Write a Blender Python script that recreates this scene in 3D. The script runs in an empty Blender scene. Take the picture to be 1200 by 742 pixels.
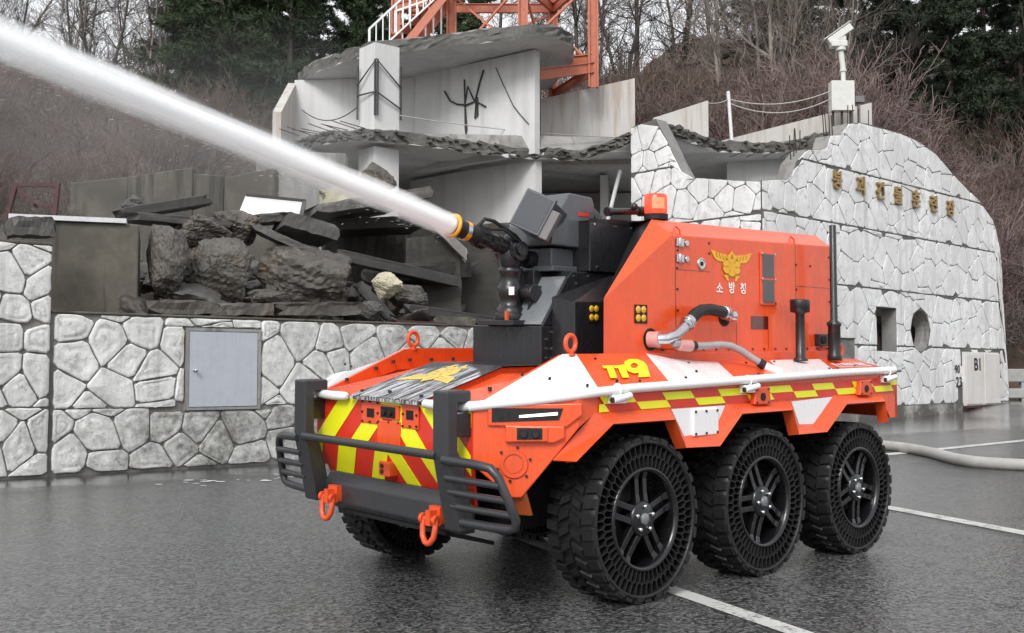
import bpy, bmesh, math, random
import numpy as np
from mathutils import Vector, Matrix
from mathutils.geometry import tessellate_polygon

random.seed(7)
RNG = np.random.default_rng(11)
SC = bpy.context.scene
COL = SC.collection
R = math.radians

# ------------------------------------------------------------------ camera
CAM_H = 1.1
cam_d = bpy.data.cameras.new('camera')
cam_d.sensor_width = 36.0
cam_d.lens = 37.5
cam_d.clip_start = 0.05
cam_d.clip_end = 2000
cam = bpy.data.objects.new('camera', cam_d)
COL.objects.link(cam)
cam.location = (0, 0, CAM_H)
cam.rotation_euler = (R(90 + 3.0224), 0, 0)
SC.camera = cam

# ------------------------------------------------------------------ sky, sun, exposure
SUN_EL, SUN_AZ = R(40), R(-162)      # overcast: a broad, weak sun high behind the camera's left shoulder
world = bpy.data.worlds.new('World')
SC.world = world
world.use_nodes = True
wn = world.node_tree
wn.nodes.clear()
w_out = wn.nodes.new('ShaderNodeOutputWorld')
w_bg = wn.nodes.new('ShaderNodeBackground')
w_sky = wn.nodes.new('ShaderNodeTexSky')
w_sky.sky_type = 'NISHITA'
w_sky.sun_disc = False
w_sky.sun_elevation = SUN_EL
w_sky.sun_rotation = SUN_AZ
w_sky.air_density = 1.0
w_sky.dust_density = 6.0
w_sky.ozone_density = 1.0
w_hs = wn.nodes.new('ShaderNodeHueSaturation')
w_hs.inputs['Saturation'].default_value = 0.10
w_mix = wn.nodes.new('ShaderNodeMix')
w_mix.data_type = 'RGBA'
w_mix.inputs[0].default_value = 0.72
w_mix.inputs[7].default_value = (6.6, 6.75, 7.0, 1)    # even cloud layer over the clear-sky model
wn.links.new(w_sky.outputs[0], w_hs.inputs['Color'])
wn.links.new(w_hs.outputs[0], w_mix.inputs[6])
wn.links.new(w_mix.outputs[2], w_bg.inputs['Color'])
w_bg.inputs['Strength'].default_value = 0.13
wn.links.new(w_bg.outputs[0], w_out.inputs[0])

sun_d = bpy.data.lights.new('sun', 'SUN')
sun_d.energy = 1.5
sun_d.angle = R(20)
sun_d.color = (1.0, 0.985, 0.96)
sun = bpy.data.objects.new('sun', sun_d)
COL.objects.link(sun)
# direction the light comes from
_sd = Vector((math.sin(SUN_AZ) * math.cos(SUN_EL), math.cos(SUN_AZ) * math.cos(SUN_EL), math.sin(SUN_EL)))
sun.rotation_euler = (_sd).to_track_quat('Z', 'Y').to_euler()

SC.view_settings.view_transform = 'Standard'
SC.view_settings.look = 'None'
SC.view_settings.exposure = 0.5
SC.view_settings.gamma = 1.0
SC.cycles.max_bounces = 10
SC.cycles.transparent_max_bounces = 12
SC.cycles.volume_bounces = 8
SC.cycles.volume_step_rate = 1.0
SC.cycles.use_denoising = True

# ------------------------------------------------------------------ helpers
def tag(o, label=None, cat=None, group=None, kind=None):
    if label: o['label'] = label
    if cat: o['category'] = cat
    if group: o['group'] = group
    if kind: o['kind'] = kind
    return o

def empty(name, loc=(0, 0, 0), rz=0.0):
    o = bpy.data.objects.new(name, None)
    COL.objects.link(o)
    o.location = loc
    o.rotation_euler = (0, 0, rz)
    o.empty_display_size = 0.2
    return o

def link_mesh(name, me, parent=None, loc=None, rot=None):
    o = bpy.data.objects.new(name, me)
    COL.objects.link(o)
    if parent is not None: o.parent = parent
    if loc is not None: o.location = loc
    if rot is not None: o.rotation_euler = rot
    return o

def perp(v):
    v = np.asarray(v, float); v = v / (np.linalg.norm(v) + 1e-12)
    a = np.array([0, 0, 1.0]) if abs(v[2]) < .9 else np.array([1.0, 0, 0])
    u = np.cross(v, a); u /= np.linalg.norm(u)
    return u, np.cross(v, u)

SHEAR = (0.02, 0.039)       # the body sits a little nose-down and leaning on its suspension

class MB:
    """collects faces; build() links ONE mesh object"""
    def __init__(self):
        self.v = []; self.f = []; self.sm = []; self.mi = []
    def add(self, vs, fs, smooth=False, mat=0):
        b = len(self.v)
        self.v += [tuple(map(float, p)) for p in vs]
        for f in fs:
            self.f.append(tuple(b + i for i in f)); self.sm.append(smooth); self.mi.append(mat)
        return self
    def box(self, x0, x1, y0, y1, z0, z1, mat=0):
        vs = [(x, y, z) for x in (x0, x1) for y in (y0, y1) for z in (z0, z1)]
        fs = [(0, 1, 3, 2), (4, 6, 7, 5), (0, 4, 5, 1), (2, 3, 7, 6), (0, 2, 6, 4), (1, 5, 7, 3)]
        return self.add(vs, fs, False, mat)
    def obox(self, c, ax, ay, az, mat=0):
        """oriented box: centre and three half-axis vectors"""
        c, ax, ay, az = (np.asarray(q, float) for q in (c, ax, ay, az))
        vs = [c + i * ax + j * ay + k * az for i in (-1, 1) for j in (-1, 1) for k in (-1, 1)]
        fs = [(0, 1, 3, 2), (4, 6, 7, 5), (0, 4, 5, 1), (2, 3, 7, 6), (0, 2, 6, 4), (1, 5, 7, 3)]
        return self.add(vs, fs, False, mat)
    def bar(self, p0, p1, w, h, up=(0, 0, 1), mat=0):
        p0, p1 = np.asarray(p0, float), np.asarray(p1, float)
        d = p1 - p0; L = np.linalg.norm(d); d = d / L
        s = np.cross(d, up)
        if np.linalg.norm(s) < 1e-6: s = np.cross(d, (1, 0, 0))
        s = s / np.linalg.norm(s); u = np.cross(s, d)
        return self.obox((p0 + p1) / 2, d * L / 2, s * w / 2, u * h / 2, mat)
    def prism(self, pts, off, mat=0, smooth=False):
        """closed prism: 3D polygon and an offset vector"""
        n = len(pts); pts = [np.asarray(p, float) for p in pts]; off = np.asarray(off, float)
        vs = pts + [p + off for p in pts]
        fs = [tuple(range(n))[::-1], tuple(range(n, 2 * n))] + [(i, (i + 1) % n, n + (i + 1) % n, n + i) for i in range(n)]
        return self.add(vs, fs, smooth, mat)
    def poly(self, pts, mat=0):
        return self.add(pts, [tuple(range(len(pts)))], False, mat)
    def loft(self, rings, caps=True, smooth=True, mat=0, closed=False):
        n = len(rings[0]); vs = [p for r in rings for p in r]; fs = []
        m = len(rings)
        for k in range(m if closed else m - 1):
            a = k * n; b = ((k + 1) % m) * n
            for i in range(n):
                j = (i + 1) % n
                fs.append((a + i, a + j, b + j, b + i))
        self.add(vs, fs, smooth, mat)
        if caps and not closed:
            self.add(rings[0], [tuple(range(n))[::-1]], False, mat)
            self.add(rings[-1], [tuple(range(n))], False, mat)
        return self
    def tube(self, path, r, n=10, caps=True, mat=0, smooth=True, closed=False):
        P = [np.asarray(p, float) for p in path]
        m = len(P)
        rr = [r] * m if np.isscalar(r) else list(r)
        u = None; rings = []
        for k in range(m):
            if closed: d = P[(k + 1) % m] - P[k - 1]
            else: d = P[min(k + 1, m - 1)] - P[max(k - 1, 0)]
            d = d / (np.linalg.norm(d) + 1e-12)
            if u is None: u, _ = perp(d)
            u = u - d * (u @ d); u = u / (np.linalg.norm(u) + 1e-12); w = np.cross(d, u)
            rings.append([P[k] + rr[k] * (math.cos(t) * u + math.sin(t) * w) for t in np.linspace(0, 2 * math.pi, n, endpoint=False)])
        return self.loft(rings, caps, smooth, mat, closed)
    def cyl(self, p0, p1, r0, r1=None, n=16, mat=0, smooth=True, caps=True):
        r1 = r0 if r1 is None else r1
        return self.tube([p0, p1], [r0, r1], n, caps, mat, smooth)
    def torus(self, c, axis, Rr, r, n=28, k=10, mat=0, sx=1.0, sy=1.0):
        u, w = perp(axis); c = np.asarray(c, float)
        return self.tube([c + Rr * (sx * math.cos(t) * u + sy * math.sin(t) * w) for t in np.linspace(0, 2 * math.pi, n, endpoint=False)], r, k, False, mat, True, True)
    def lathe(self, prof, c=(0, 0, 0), axis=(0, 1, 0), n=32, mat=0, smooth=True, closed=False, phase=0.0):
        """prof: (radius, height along axis)"""
        a = np.asarray(axis, float); a = a / np.linalg.norm(a); u, w = perp(a); c = np.asarray(c, float)
        rings = [[c + a * h + r * (math.cos(t + phase) * u + math.sin(t + phase) * w) for t in np.linspace(0, 2 * math.pi, n, endpoint=False)] for r, h in prof]
        return self.loft(rings, False, smooth, mat, closed)
    def disc(self, c, axis, r, n=20, mat=0):
        u, w = perp(axis); c = np.asarray(c, float)
        return self.add([c + r * (math.cos(t) * u + math.sin(t) * w) for t in np.linspace(0, 2 * math.pi, n, endpoint=False)], [tuple(range(n))], False, mat)
    def sphere(self, c, r, nu=14, nv=8, sc=(1, 1, 1), mat=0):
        c = np.asarray(c, float); rings = []
        for i in range(nv + 1):
            t = math.pi * i / nv; q = max(math.sin(t), .02)
            rings.append([c + r * np.array([sc[0] * q * math.cos(p), sc[1] * q * math.sin(p), sc[2] * math.cos(t)]) for p in np.linspace(0, 2 * math.pi, nu, endpoint=False)])
        return self.loft(rings, True, True, mat)
    def mesh(self, name, mats, shear=False, merge=False):
        me = bpy.data.meshes.new(name)
        vs = self.v
        if shear: vs = [(x, y, z - SHEAR[0] * x - SHEAR[1] * y) for x, y, z in vs]
        me.from_pydata(vs, [], self.f)
        for m in (mats if isinstance(mats, (list, tuple)) else [mats]): me.materials.append(m)
        me.polygons.foreach_set('use_smooth', self.sm)
        me.polygons.foreach_set('material_index', self.mi)
        me.update()
        bm = bmesh.new(); bm.from_mesh(me)
        if merge: bmesh.ops.remove_doubles(bm, verts=bm.verts, dist=1e-5)
        bmesh.ops.recalc_face_normals(bm, faces=bm.faces)
        bm.to_mesh(me); bm.free()
        return me
    def build(self, name, mats, parent=None, shear=False, bevel=0.0, merge=False, seg=2, loc=None, rot=None):
        me = self.mesh(name, mats, shear, merge or bevel > 0)
        o = link_mesh(name, me, parent, loc, rot)
        if bevel > 0:
            b = o.modifiers.new('bevel', 'BEVEL'); b.width = bevel; b.segments = seg; b.limit_method = 'ANGLE'; b.angle_limit = R(28)
            b.harden_normals = False
        return o

def copy_tree(o, parent=None):
    c = o.copy(); COL.objects.link(c); c.parent = parent
    for ch in o.children: copy_tree(ch, c)
    return c

def fast_mesh(name, verts, faces, mat, smooth=False, mi=None):
    """numpy arrays: verts (n,3), faces (m,3) or (m,4)"""
    me = bpy.data.meshes.new(name)
    k = faces.shape[1]
    me.vertices.add(len(verts)); me.vertices.foreach_set('co', np.asarray(verts, np.float32).ravel())
    me.loops.add(faces.size); me.loops.foreach_set('vertex_index', np.asarray(faces, np.int32).ravel())
    me.polygons.add(len(faces))
    me.polygons.foreach_set('loop_start', np.arange(0, faces.size, k, dtype=np.int32))
    me.polygons.foreach_set('loop_total', np.full(len(faces), k, np.int32))
    for m in (mat if isinstance(mat, (list, tuple)) else [mat]): me.materials.append(m)
    if mi is not None: me.polygons.foreach_set('material_index', np.asarray(mi, np.int32))
    me.polygons.foreach_set('use_smooth', np.full(len(faces), smooth))
    me.update(calc_edges=True); me.validate()
    return me

# ------------------------------------------------------------------ materials
class NT:
    def __init__(self, name):
        self.m = bpy.data.materials.new(name); self.m.use_nodes = True
        self.t = self.m.node_tree; self.b = self.t.nodes['Principled BSDF']
        self.out = self.t.nodes['Material Output']
    def n(self, typ, **kw):
        q = self.t.nodes.new(typ)
        for k, v in kw.items():
            if k in ('inp',):
                for i, val in v.items(): q.inputs[i].default_value = val
            else: setattr(q, k, v)
        return q
    def l(self, a, b): self.t.links.new(a, b); return self
    def pos(self, space='Object', scale=(1, 1, 1)):
        if space == 'World': s = self.n('ShaderNodeNewGeometry').outputs['Position']
        else: s = self.n('ShaderNodeTexCoord').outputs['Object']
        mp = self.n('ShaderNodeMapping'); mp.inputs['Scale'].default_value = scale
        self.l(s, mp.inputs['Vector']); return mp.outputs[0]
    def noise(self, vec, scale, detail=4, rough=.55, dist=0.0):
        q = self.n('ShaderNodeTexNoise'); q.inputs['Scale'].default_value = scale; q.inputs['Detail'].default_value = detail
        q.inputs['Roughness'].default_value = rough; q.inputs['Distortion'].default_value = dist
        self.l(vec, q.inputs['Vector']); return q.outputs['Fac']
    def ramp(self, fac, stops, interp='LINEAR'):
        q = self.n('ShaderNodeValToRGB'); q.color_ramp.interpolation = interp
        e = q.color_ramp.elements
        while len(e) < len(stops): e.new(.5)
        for el, (p, c) in zip(e, stops):
            el.position = p; el.color = (c, c, c, 1) if np.isscalar(c) else (*c, 1)
        self.l(fac, q.inputs[0]); return q.outputs[0]
    def mix(self, fac, a, b, blend='MIX'):
        q = self.n('ShaderNodeMix', data_type='RGBA', blend_type=blend)
        for s, i in ((fac, 0), (a, 6), (b, 7)):
            if hasattr(s, 'links') or isinstance(s, bpy.types.NodeSocket): self.l(s, q.inputs[i])
            else: q.inputs[i].default_value = s if np.isscalar(s) else (*s, 1)
        return q.outputs[2]
    def math(self, op, a, b=None, c=None, clamp=False):
        q = self.n('ShaderNodeMath', operation=op, use_clamp=clamp)
        for i, s in enumerate((a, b, c)):
            if s is None: continue
            if isinstance(s, bpy.types.NodeSocket): self.l(s, q.inputs[i])
            else: q.inputs[i].default_value = s
        return q.outputs[0]
    def bump(self, h, strength=.3, dist=.02, normal=None):
        q = self.n('ShaderNodeBump'); q.inputs['Strength'].default_value = strength; q.inputs['Distance'].default_value = dist
        self.l(h, q.inputs['Height'])
        if normal is not None: self.l(normal, q.inputs['Normal'])
        self.l(q.outputs[0], self.b.inputs['Normal']); return q.outputs[0]
    def set(self, **kw):
        for k, v in kw.items():
            k = k.replace('_', ' ')
            s = self.b.inputs[k]
            if isinstance(v, bpy.types.NodeSocket): self.l(v, s)
            elif np.isscalar(v): s.default_value = v
            else: s.default_value = (*v, 1) if s.type == 'RGBA' else v
        return self

def paint(name, col, rough=.35, coat=.0, metal=0.0, var=.12, drops=0.0, spec=.5, streak=0.0):
    t = NT(name)
    p = t.pos()
    n1 = t.noise(p, 9.0, 5)
    c = t.mix(t.ramp(n1, [(.3, 1 - var), (.7, 1.0)]), (0, 0, 0), col)
    if streak > 0:      # thin runs of dirty rain water
        st = t.noise(t.pos(scale=(34, 34, 1.1)), 1.6, 5, .7)
        c = t.mix(t.math('MULTIPLY', t.ramp(st, [(.50, 0), (.68, 1)]), streak), c, tuple(.45 * k + .02 for k in col))
    t.set(Base_Color=c, Metallic=metal, Coat_Weight=coat, Coat_Roughness=.08, Specular_IOR_Level=spec)
    n2 = t.noise(t.pos(scale=(6, 6, 1)), 14, 3)
    t.set(Roughness=t.ramp(n2, [(.35, max(rough - .12, .05)), (.65, rough + .1)]))
    if drops > 0:
        v = t.n('ShaderNodeTexVoronoi'); v.inputs['Scale'].default_value = 150
        t.l(p, v.inputs['Vector'])
        h = t.ramp(v.outputs['Distance'], [(.0, 1.0), (.32, .0)])
        t.bump(h, drops, .0015)
    return t.m

M = {}
M['orange'] = paint('orange paint', (.80, .088, .014), .34, .30, drops=.16, streak=.22)
M['orange_trim'] = paint('orange trim paint', (.74, .085, .018), .42, .2, streak=.2)
M['white'] = paint('white paint', (.82, .82, .82), .35, .3, var=.03)
M['black'] = paint('black satin paint', (.013, .013, .015), .36, .1, drops=.25, streak=.5)
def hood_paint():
    t = NT('wet black hood paint with painted reflections'); p = t.pos(scale=(.55, 9, 1)); n = t.noise(p, 7, 6, .7)
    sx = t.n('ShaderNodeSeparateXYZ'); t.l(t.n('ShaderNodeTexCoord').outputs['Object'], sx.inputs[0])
    # painted pale streaks mimic wet sky reflections at the front, with a rounded edge
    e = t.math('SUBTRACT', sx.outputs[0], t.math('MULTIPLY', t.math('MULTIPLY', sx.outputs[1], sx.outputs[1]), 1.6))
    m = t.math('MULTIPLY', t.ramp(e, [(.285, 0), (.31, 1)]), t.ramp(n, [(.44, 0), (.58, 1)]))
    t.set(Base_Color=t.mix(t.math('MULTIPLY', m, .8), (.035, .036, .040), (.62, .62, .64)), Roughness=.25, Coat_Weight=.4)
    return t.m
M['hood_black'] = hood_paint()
M['pale_gold'] = paint('worn pale yellow film', (.80, .58, .13), .45, .1, var=.3)
M['bar'] = paint('grey bumper paint', (.030, .031, .034), .42, .15, drops=.3)
M['head_grey'] = paint('grey housing paint', (.085, .092, .102), .34, .15, drops=.2)
M['plate_grey'] = paint('wet grey plate', (.17, .18, .19), .2, .4)
M['plate_dark'] = paint('dark glass plate', (.05, .054, .06), .12, .5)
M['mesh_grey'] = paint('grey grille', (.16, .15, .15), .6)
M['yellow'] = paint('yellow reflective film', (.80, .80, .012), .4, .2, var=.06)
M['red'] = paint('red reflective film', (.66, .028, .010), .4, .2, var=.1)
M['gold'] = paint('gold film', (.80, .42, .015), .45, .1, var=.06)
M['gold_dark'] = paint('dark gold film', (.42, .17, .01), .5, .0)
M['steel'] = paint('bright steel', (.62, .63, .65), .25, metal=1.0, var=.2)
M['hose_grey'] = paint('grey pipe', (.34, .34, .35), .35)
M['pink'] = paint('pale red fitting', (.62, .30, .28), .4)
M['rubber'] = paint('black rubber', (.010, .010, .011), .55, drops=.15)
M['rim'] = paint('black rim paint', (.006, .006, .007), .3, .2)
M['dark'] = paint('dark cavity', (.006, .006, .006), .7)
M['amber'] = paint('amber lens', (.62, .36, .01), .15, .6)
M['marker'] = paint('dirty orange reflector', (.38, .075, .01), .4, .2, var=.4)
M['maroon'] = paint('dark red glass', (.10, .008, .003), .12, .5)
M['louver'] = paint('grey louvre mesh', (.10, .10, .105), .5)
M['letter_white'] = paint('white lettering film', (.82, .82, .82), .45, var=.03)
M['letter_black'] = paint('black spray paint', (.012, .012, .012), .7)
M['nozzle_yellow'] = paint('yellow nozzle ring', (.85, .36, .01), .35, .2)

def emis(name, col, strength, base=(.5, .5, .5)):
    t = NT(name); t.set(Base_Color=base, Roughness=.25, Emission_Color=col, Emission_Strength=strength); return t.m
M['led'] = emis('white LED strip', (1, .97, .88), 1.1, (.8, .8, .8))
M['beacon'] = emis('red lit beacon', (1.0, .085, .035), .80, (.6, .02, .01))
M['beacon_core'] = emis('bright beacon lamp', (1.0, .22, .10), 1.05, (.5, .08, .04))

def concrete(name, light, dark, scale=1.0, amount=.5, streak=.5, rough=.8, bump=.35, space='World', spots=.35, moss=None, zone=False):
    t = NT(name); p = t.pos(space)
    n1 = t.noise(p, .9 * scale, 8, .66)
    n2 = t.noise(p, 7 * scale, 8, .7)
    st = t.noise(t.pos(space, (3.2, 3.2, .22)), 1.3 * scale, 7, .65)
    m = t.math('MULTIPLY', t.ramp(n1, [(.47 - amount * .12, 0), (.63 - amount * .12, 1)]), amount)
    m2 = t.math('MULTIPLY', t.ramp(st, [(.47, 0), (.62, 1)]), streak)
    m3 = t.math('MULTIPLY', t.ramp(n2, [(.50, 0), (.62, 1)]), spots)
    f = t.math('MAXIMUM', t.math('MAXIMUM', m, m2), m3)
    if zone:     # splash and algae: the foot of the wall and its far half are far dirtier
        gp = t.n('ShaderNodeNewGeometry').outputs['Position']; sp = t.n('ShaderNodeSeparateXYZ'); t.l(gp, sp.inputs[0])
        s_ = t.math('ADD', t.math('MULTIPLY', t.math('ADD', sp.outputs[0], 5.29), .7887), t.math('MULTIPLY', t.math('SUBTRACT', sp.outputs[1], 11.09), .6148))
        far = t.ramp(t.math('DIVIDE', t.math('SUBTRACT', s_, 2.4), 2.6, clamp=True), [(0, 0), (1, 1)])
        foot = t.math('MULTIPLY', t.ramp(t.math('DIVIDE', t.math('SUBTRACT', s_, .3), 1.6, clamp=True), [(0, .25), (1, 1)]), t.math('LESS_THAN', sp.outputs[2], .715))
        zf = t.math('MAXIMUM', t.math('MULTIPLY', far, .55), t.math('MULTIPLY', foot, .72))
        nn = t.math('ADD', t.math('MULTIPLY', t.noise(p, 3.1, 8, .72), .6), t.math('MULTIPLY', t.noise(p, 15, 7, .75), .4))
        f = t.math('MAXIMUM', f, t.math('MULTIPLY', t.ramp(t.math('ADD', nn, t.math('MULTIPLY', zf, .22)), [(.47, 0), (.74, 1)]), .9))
    c = t.mix(f, light, dark)
    if moss:
        c = t.mix(t.math('MULTIPLY', t.ramp(t.noise(p, 2.1, 6, .7), [(.55, 0), (.7, 1)]), .55), c, moss)
    t.set(Base_Color=c, Roughness=rough)
    h = t.math('ADD', t.math('MULTIPLY', n2, .6), t.math('MULTIPLY', t.noise(p, 40 * scale, 5, .6), .4))
    t.bump(h, bump, .02)
    return t.m

M['stone_white'] = concrete('weathered white painted stone', (.72, .72, .70), (.13, .126, .115), 1.1, .40, .50, bump=.7, spots=.55)
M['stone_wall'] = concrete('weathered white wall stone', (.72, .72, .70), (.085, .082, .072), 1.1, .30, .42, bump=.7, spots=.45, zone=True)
M['stone_clean'] = concrete('white painted stone facing', (.76, .76, .755), (.24, .235, .22), .8, .30, .42, bump=.5, spots=.42)
M['stone_dirty'] = concrete('blackened white stone', (.46, .45, .42), (.045, .043, .038), 1.3, .88, .7, bump=.6, spots=.72)
M['joint'] = concrete('dark mortar', (.20, .195, .18), (.05, .05, .046), 2, .5, .4)
M['joint_light'] = concrete('grey mortar', (.13, .128, .12), (.06, .058, .055), 2, .5, .4)
M['wall_white'] = concrete('white plaster', (.60, .60, .595), (.34, .335, .32), .6, .28, .40, bump=.15, spots=.14)
M['slab_edge'] = concrete('broken slab edge', (.15, .144, .132), (.03, .029, .026), 3, .55, .3, bump=.8, spots=.6)
M['concrete_old'] = concrete('old wet concrete', (.14, .127, .102), (.030, .027, .022), 1.2, .55, .85, bump=.4, spots=.3)
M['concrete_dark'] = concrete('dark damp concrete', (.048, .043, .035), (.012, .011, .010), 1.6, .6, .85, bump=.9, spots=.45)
M['concrete_grey'] = concrete('grey concrete', (.30, .29, .275), (.10, .095, .088), .9, .5, .7, bump=.3, spots=.25)
M['concrete_rust'] = concrete('pale concrete with rust runs', (.50, .49, .47), (.26, .16, .09), 1.0, .15, .5, bump=.25, spots=.1)
M['coping'] = concrete('pale coping', (.62, .62, .63), (.35, .35, .35), 1, .2, .2)
M['rock'] = concrete('dark rough rock', (.115, .101, .085), (.020, .018, .017), 2.4, .6, .25, rough=.30, bump=1.0, spots=.75, moss=(.17, .115, .06))
M['rock_grey'] = concrete('grey rubble', (.105, .099, .090), (.022, .021, .020), 2.6, .55, .3, rough=.5, bump=.8, spots=.5)
M['rock_cream'] = concrete('cream stone', (.56, .52, .38), (.24, .21, .14), 2.0, .4, .2, bump=.6, spots=.3)
M['timber'] = concrete('dark wet timber', (.055, .052, .05), (.018, .017, .016), 3, .5, .5, rough=.45, bump=.4)
M['steel_door'] = paint('pale grey steel door', (.42, .45, .50), .4, .1, var=.08, streak=.22)
M['rust_steel'] = paint('rusty red steel', (.075, .025, .022), .7, var=.4)
M['tower'] = paint('faded orange steel paint', (.52, .155, .085), .5, .0, var=.25)
M['rail_white'] = paint('white railing paint', (.72, .72, .72), .45)
M['rebar'] = paint('rusty rebar', (.045, .030, .024), .7, var=.3)
M['cable'] = paint('black cable', (.03, .03, .03), .5)
M['rope'] = paint('pale wire', (.42, .42, .40), .6)
M['camera_white'] = paint('off white camera paint', (.62, .62, .58), .5)
M['glassroof'] = paint('bright sheet metal', (.72, .73, .74), .18, .3)
M['cabinet'] = concrete('stained white steel cabinet', (.62, .61, .59), (.33, .20, .10), 2.5, .18, .22, bump=.05, spots=.1)
M['gold_letter'] = paint('brass letter', (.36, .23, .065), .38, .1, .35, var=.35)
M['guard'] = concrete('grey guardrail', (.36, .36, .35), (.14, .14, .13), 1.5, .4, .3)
M['bark_pale'] = concrete('pale grey bark', (.30, .265, .23), (.10, .085, .07), 3, .5, .4, space='Object')
M['bark_dark'] = concrete('dark bark', (.085, .07, .058), (.03, .025, .022), 3, .5, .4, space='Object')
M['drygrass'] = paint('dry grass', (.36, .25, .13), .8, var=.4)
M['hose_cloth'] = concrete('grey canvas hose', (.42, .41, .385), (.20, .19, .18), 3, .4, .1, rough=.6, bump=.2)

def twig(name, a, b):
    t = NT(name); n = t.noise(t.pos('World'), .8, 3)
    g = t.n('ShaderNodeObjectInfo')
    f = t.math('ADD', t.math('MULTIPLY', n, .7), t.math('MULTIPLY', g.outputs['Random'], .4), clamp=True)
    t.set(Base_Color=t.mix(f, a, b), Roughness=.8); return t.m
M['twig_red'] = twig('reddish twigs', (.108, .070, .064), (.235, .172, .162))
M['twig_brown'] = twig('brown twigs', (.075, .052, .043), (.15, .105, .085))
M['twig_grey'] = twig('grey twigs', (.10, .085, .075), (.24, .20, .175))
M['twig_dark'] = twig('dark twigs', (.035, .030, .028), (.07, .058, .05))
M['needle'] = twig('pine needles', (.016, .034, .012), (.048, .078, .028))
M['needle_dark'] = twig('dark fir needles', (.012, .022, .013), (.034, .052, .024))

def asphalt():
    t = NT('wet asphalt'); p = t.pos('World')
    fine = t.noise(p, 90, 3, .7)
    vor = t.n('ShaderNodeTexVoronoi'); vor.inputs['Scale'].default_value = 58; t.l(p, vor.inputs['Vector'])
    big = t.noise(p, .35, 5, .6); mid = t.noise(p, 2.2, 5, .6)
    grain_glint = t.mix(t.ramp(vor.outputs['Color'], [(.2, 0), (.85, 1)]), (.016, .016, .017), (.20, .20, .201))  # pale grains also stand in for wet glints, put into the colour
    wetm = t.ramp(t.math('ADD', t.math('MULTIPLY', big, .6), t.math('MULTIPLY', mid, .4)), [(.42, 0), (.60, 1)])
    # film of water along the foot of the retaining wall (distance in front of its line)
    sx = t.n('ShaderNodeSeparateXYZ'); t.l(t.n('ShaderNodeNewGeometry').outputs['Position'], sx.inputs[0])
    dist = t.math('SUBTRACT', t.math('MULTIPLY', t.math('ADD', sx.outputs[0], 5.29), .6148), t.math('MULTIPLY', t.math('SUBTRACT', sx.outputs[1], 11.09), .7887))
    edge = t.math('ADD', dist, t.math('MULTIPLY', t.math('SUBTRACT', mid, .5), 1.6))
    pud = t.ramp(t.math('DIVIDE', edge, 3.0, clamp=True), [(.30, 1), (.62, 0)])
    c = t.mix(t.math('MULTIPLY', wetm, .35), grain_glint, (.018, .018, .019), 'MIX')
    c = t.mix(t.math('MULTIPLY', pud, .75), c, (.030, .030, .031))
    rough = t.math('SUBTRACT', .22, t.math('MULTIPLY', wetm, .10))
    rough = t.math('MAXIMUM', t.math('SUBTRACT', rough, t.math('MULTIPLY', pud, .20)), .05)
    t.set(Base_Color=c, Roughness=rough, Specular_IOR_Level=.5, Coat_Weight=t.math('ADD', .25, t.math('MULTIPLY', wetm, .35)), Coat_Roughness=.10)
    h = t.math('ADD', t.math('MULTIPLY', vor.outputs['Distance'], .7), t.math('MULTIPLY', fine, .5))
    h = t.math('MULTIPLY', h, t.math('SUBTRACT', 1.0, t.math('MULTIPLY', pud, .93)))
    h = t.math('ADD', h, t.math('MULTIPLY', t.math('MULTIPLY', t.noise(p, 38, 3, .6), 1.3), t.math('SUBTRACT', 1.0, t.math('MULTIPLY', pud, .95))))
    nb = t.bump(h, 1.0, .016)
    b2 = t.n('ShaderNodeBump'); b2.inputs['Strength'].default_value = .35; b2.inputs['Distance'].default_value = .008; t.l(h, b2.inputs['Height'])
    t.l(b2.outputs[0], t.b.inputs['Coat Normal'])
    return t.m
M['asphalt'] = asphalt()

def road_paint():
    t = NT('worn white road paint'); p = t.pos('World')
    n = t.noise(p, 34, 6, .75); n2 = t.noise(p, 5, 5, .6)
    f = t.ramp(t.math('ADD', t.math('MULTIPLY', n, .6), t.math('MULTIPLY', n2, .4)), [(.40, 0), (.50, 1)])
    t.set(Base_Color=t.mix(f, (.10, .10, .10), (.55, .55, .53)), Roughness=.45)
    t.bump(n, .4, .006); return t.m
M['road_paint'] = road_paint()

def soil():
    t = NT('leaf litter'); p = t.pos('World')
    n = t.noise(p, 1.1, 9, .72); n2 = t.noise(p, 12, 6, .7)
    c = t.mix(n2, (.055, .038, .028), (.15, .098, .066))
    c = t.mix(t.ramp(n, [(.45, 0), (.65, 1)]), c, (.045, .036, .030))
    t.set(Base_Color=c, Roughness=.9); t.bump(n2, .8, .08); return t.m
M['soil'] = soil()

# ================================================================== GROUND AND TERRAIN
WA = np.array([-5.29, 11.09, 0.0]); WD = np.array([.7887, .6148, 0.0]); WN = np.array([-.6148, .7887, 0.0])   # retaining wall line, WN points behind it
WROT = math.atan2(WD[1], WD[0])
KC = np.array([5.25, 22.24, 0.0]); RD = np.array([.731, .682, 0.0]); LD = np.array([-.682, .731, 0.0])           # building corner, right face, short left face
RROT = math.atan2(RD[1], RD[0])

def sstep(x, a, b):
    t = np.clip((x - a) / (b - a), 0, 1); return t * t * (3 - 2 * t)

def ground_z(x, y):
    return .25 * sstep(y, 26, 30.5) * sstep(x, 8, 13.5)

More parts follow.
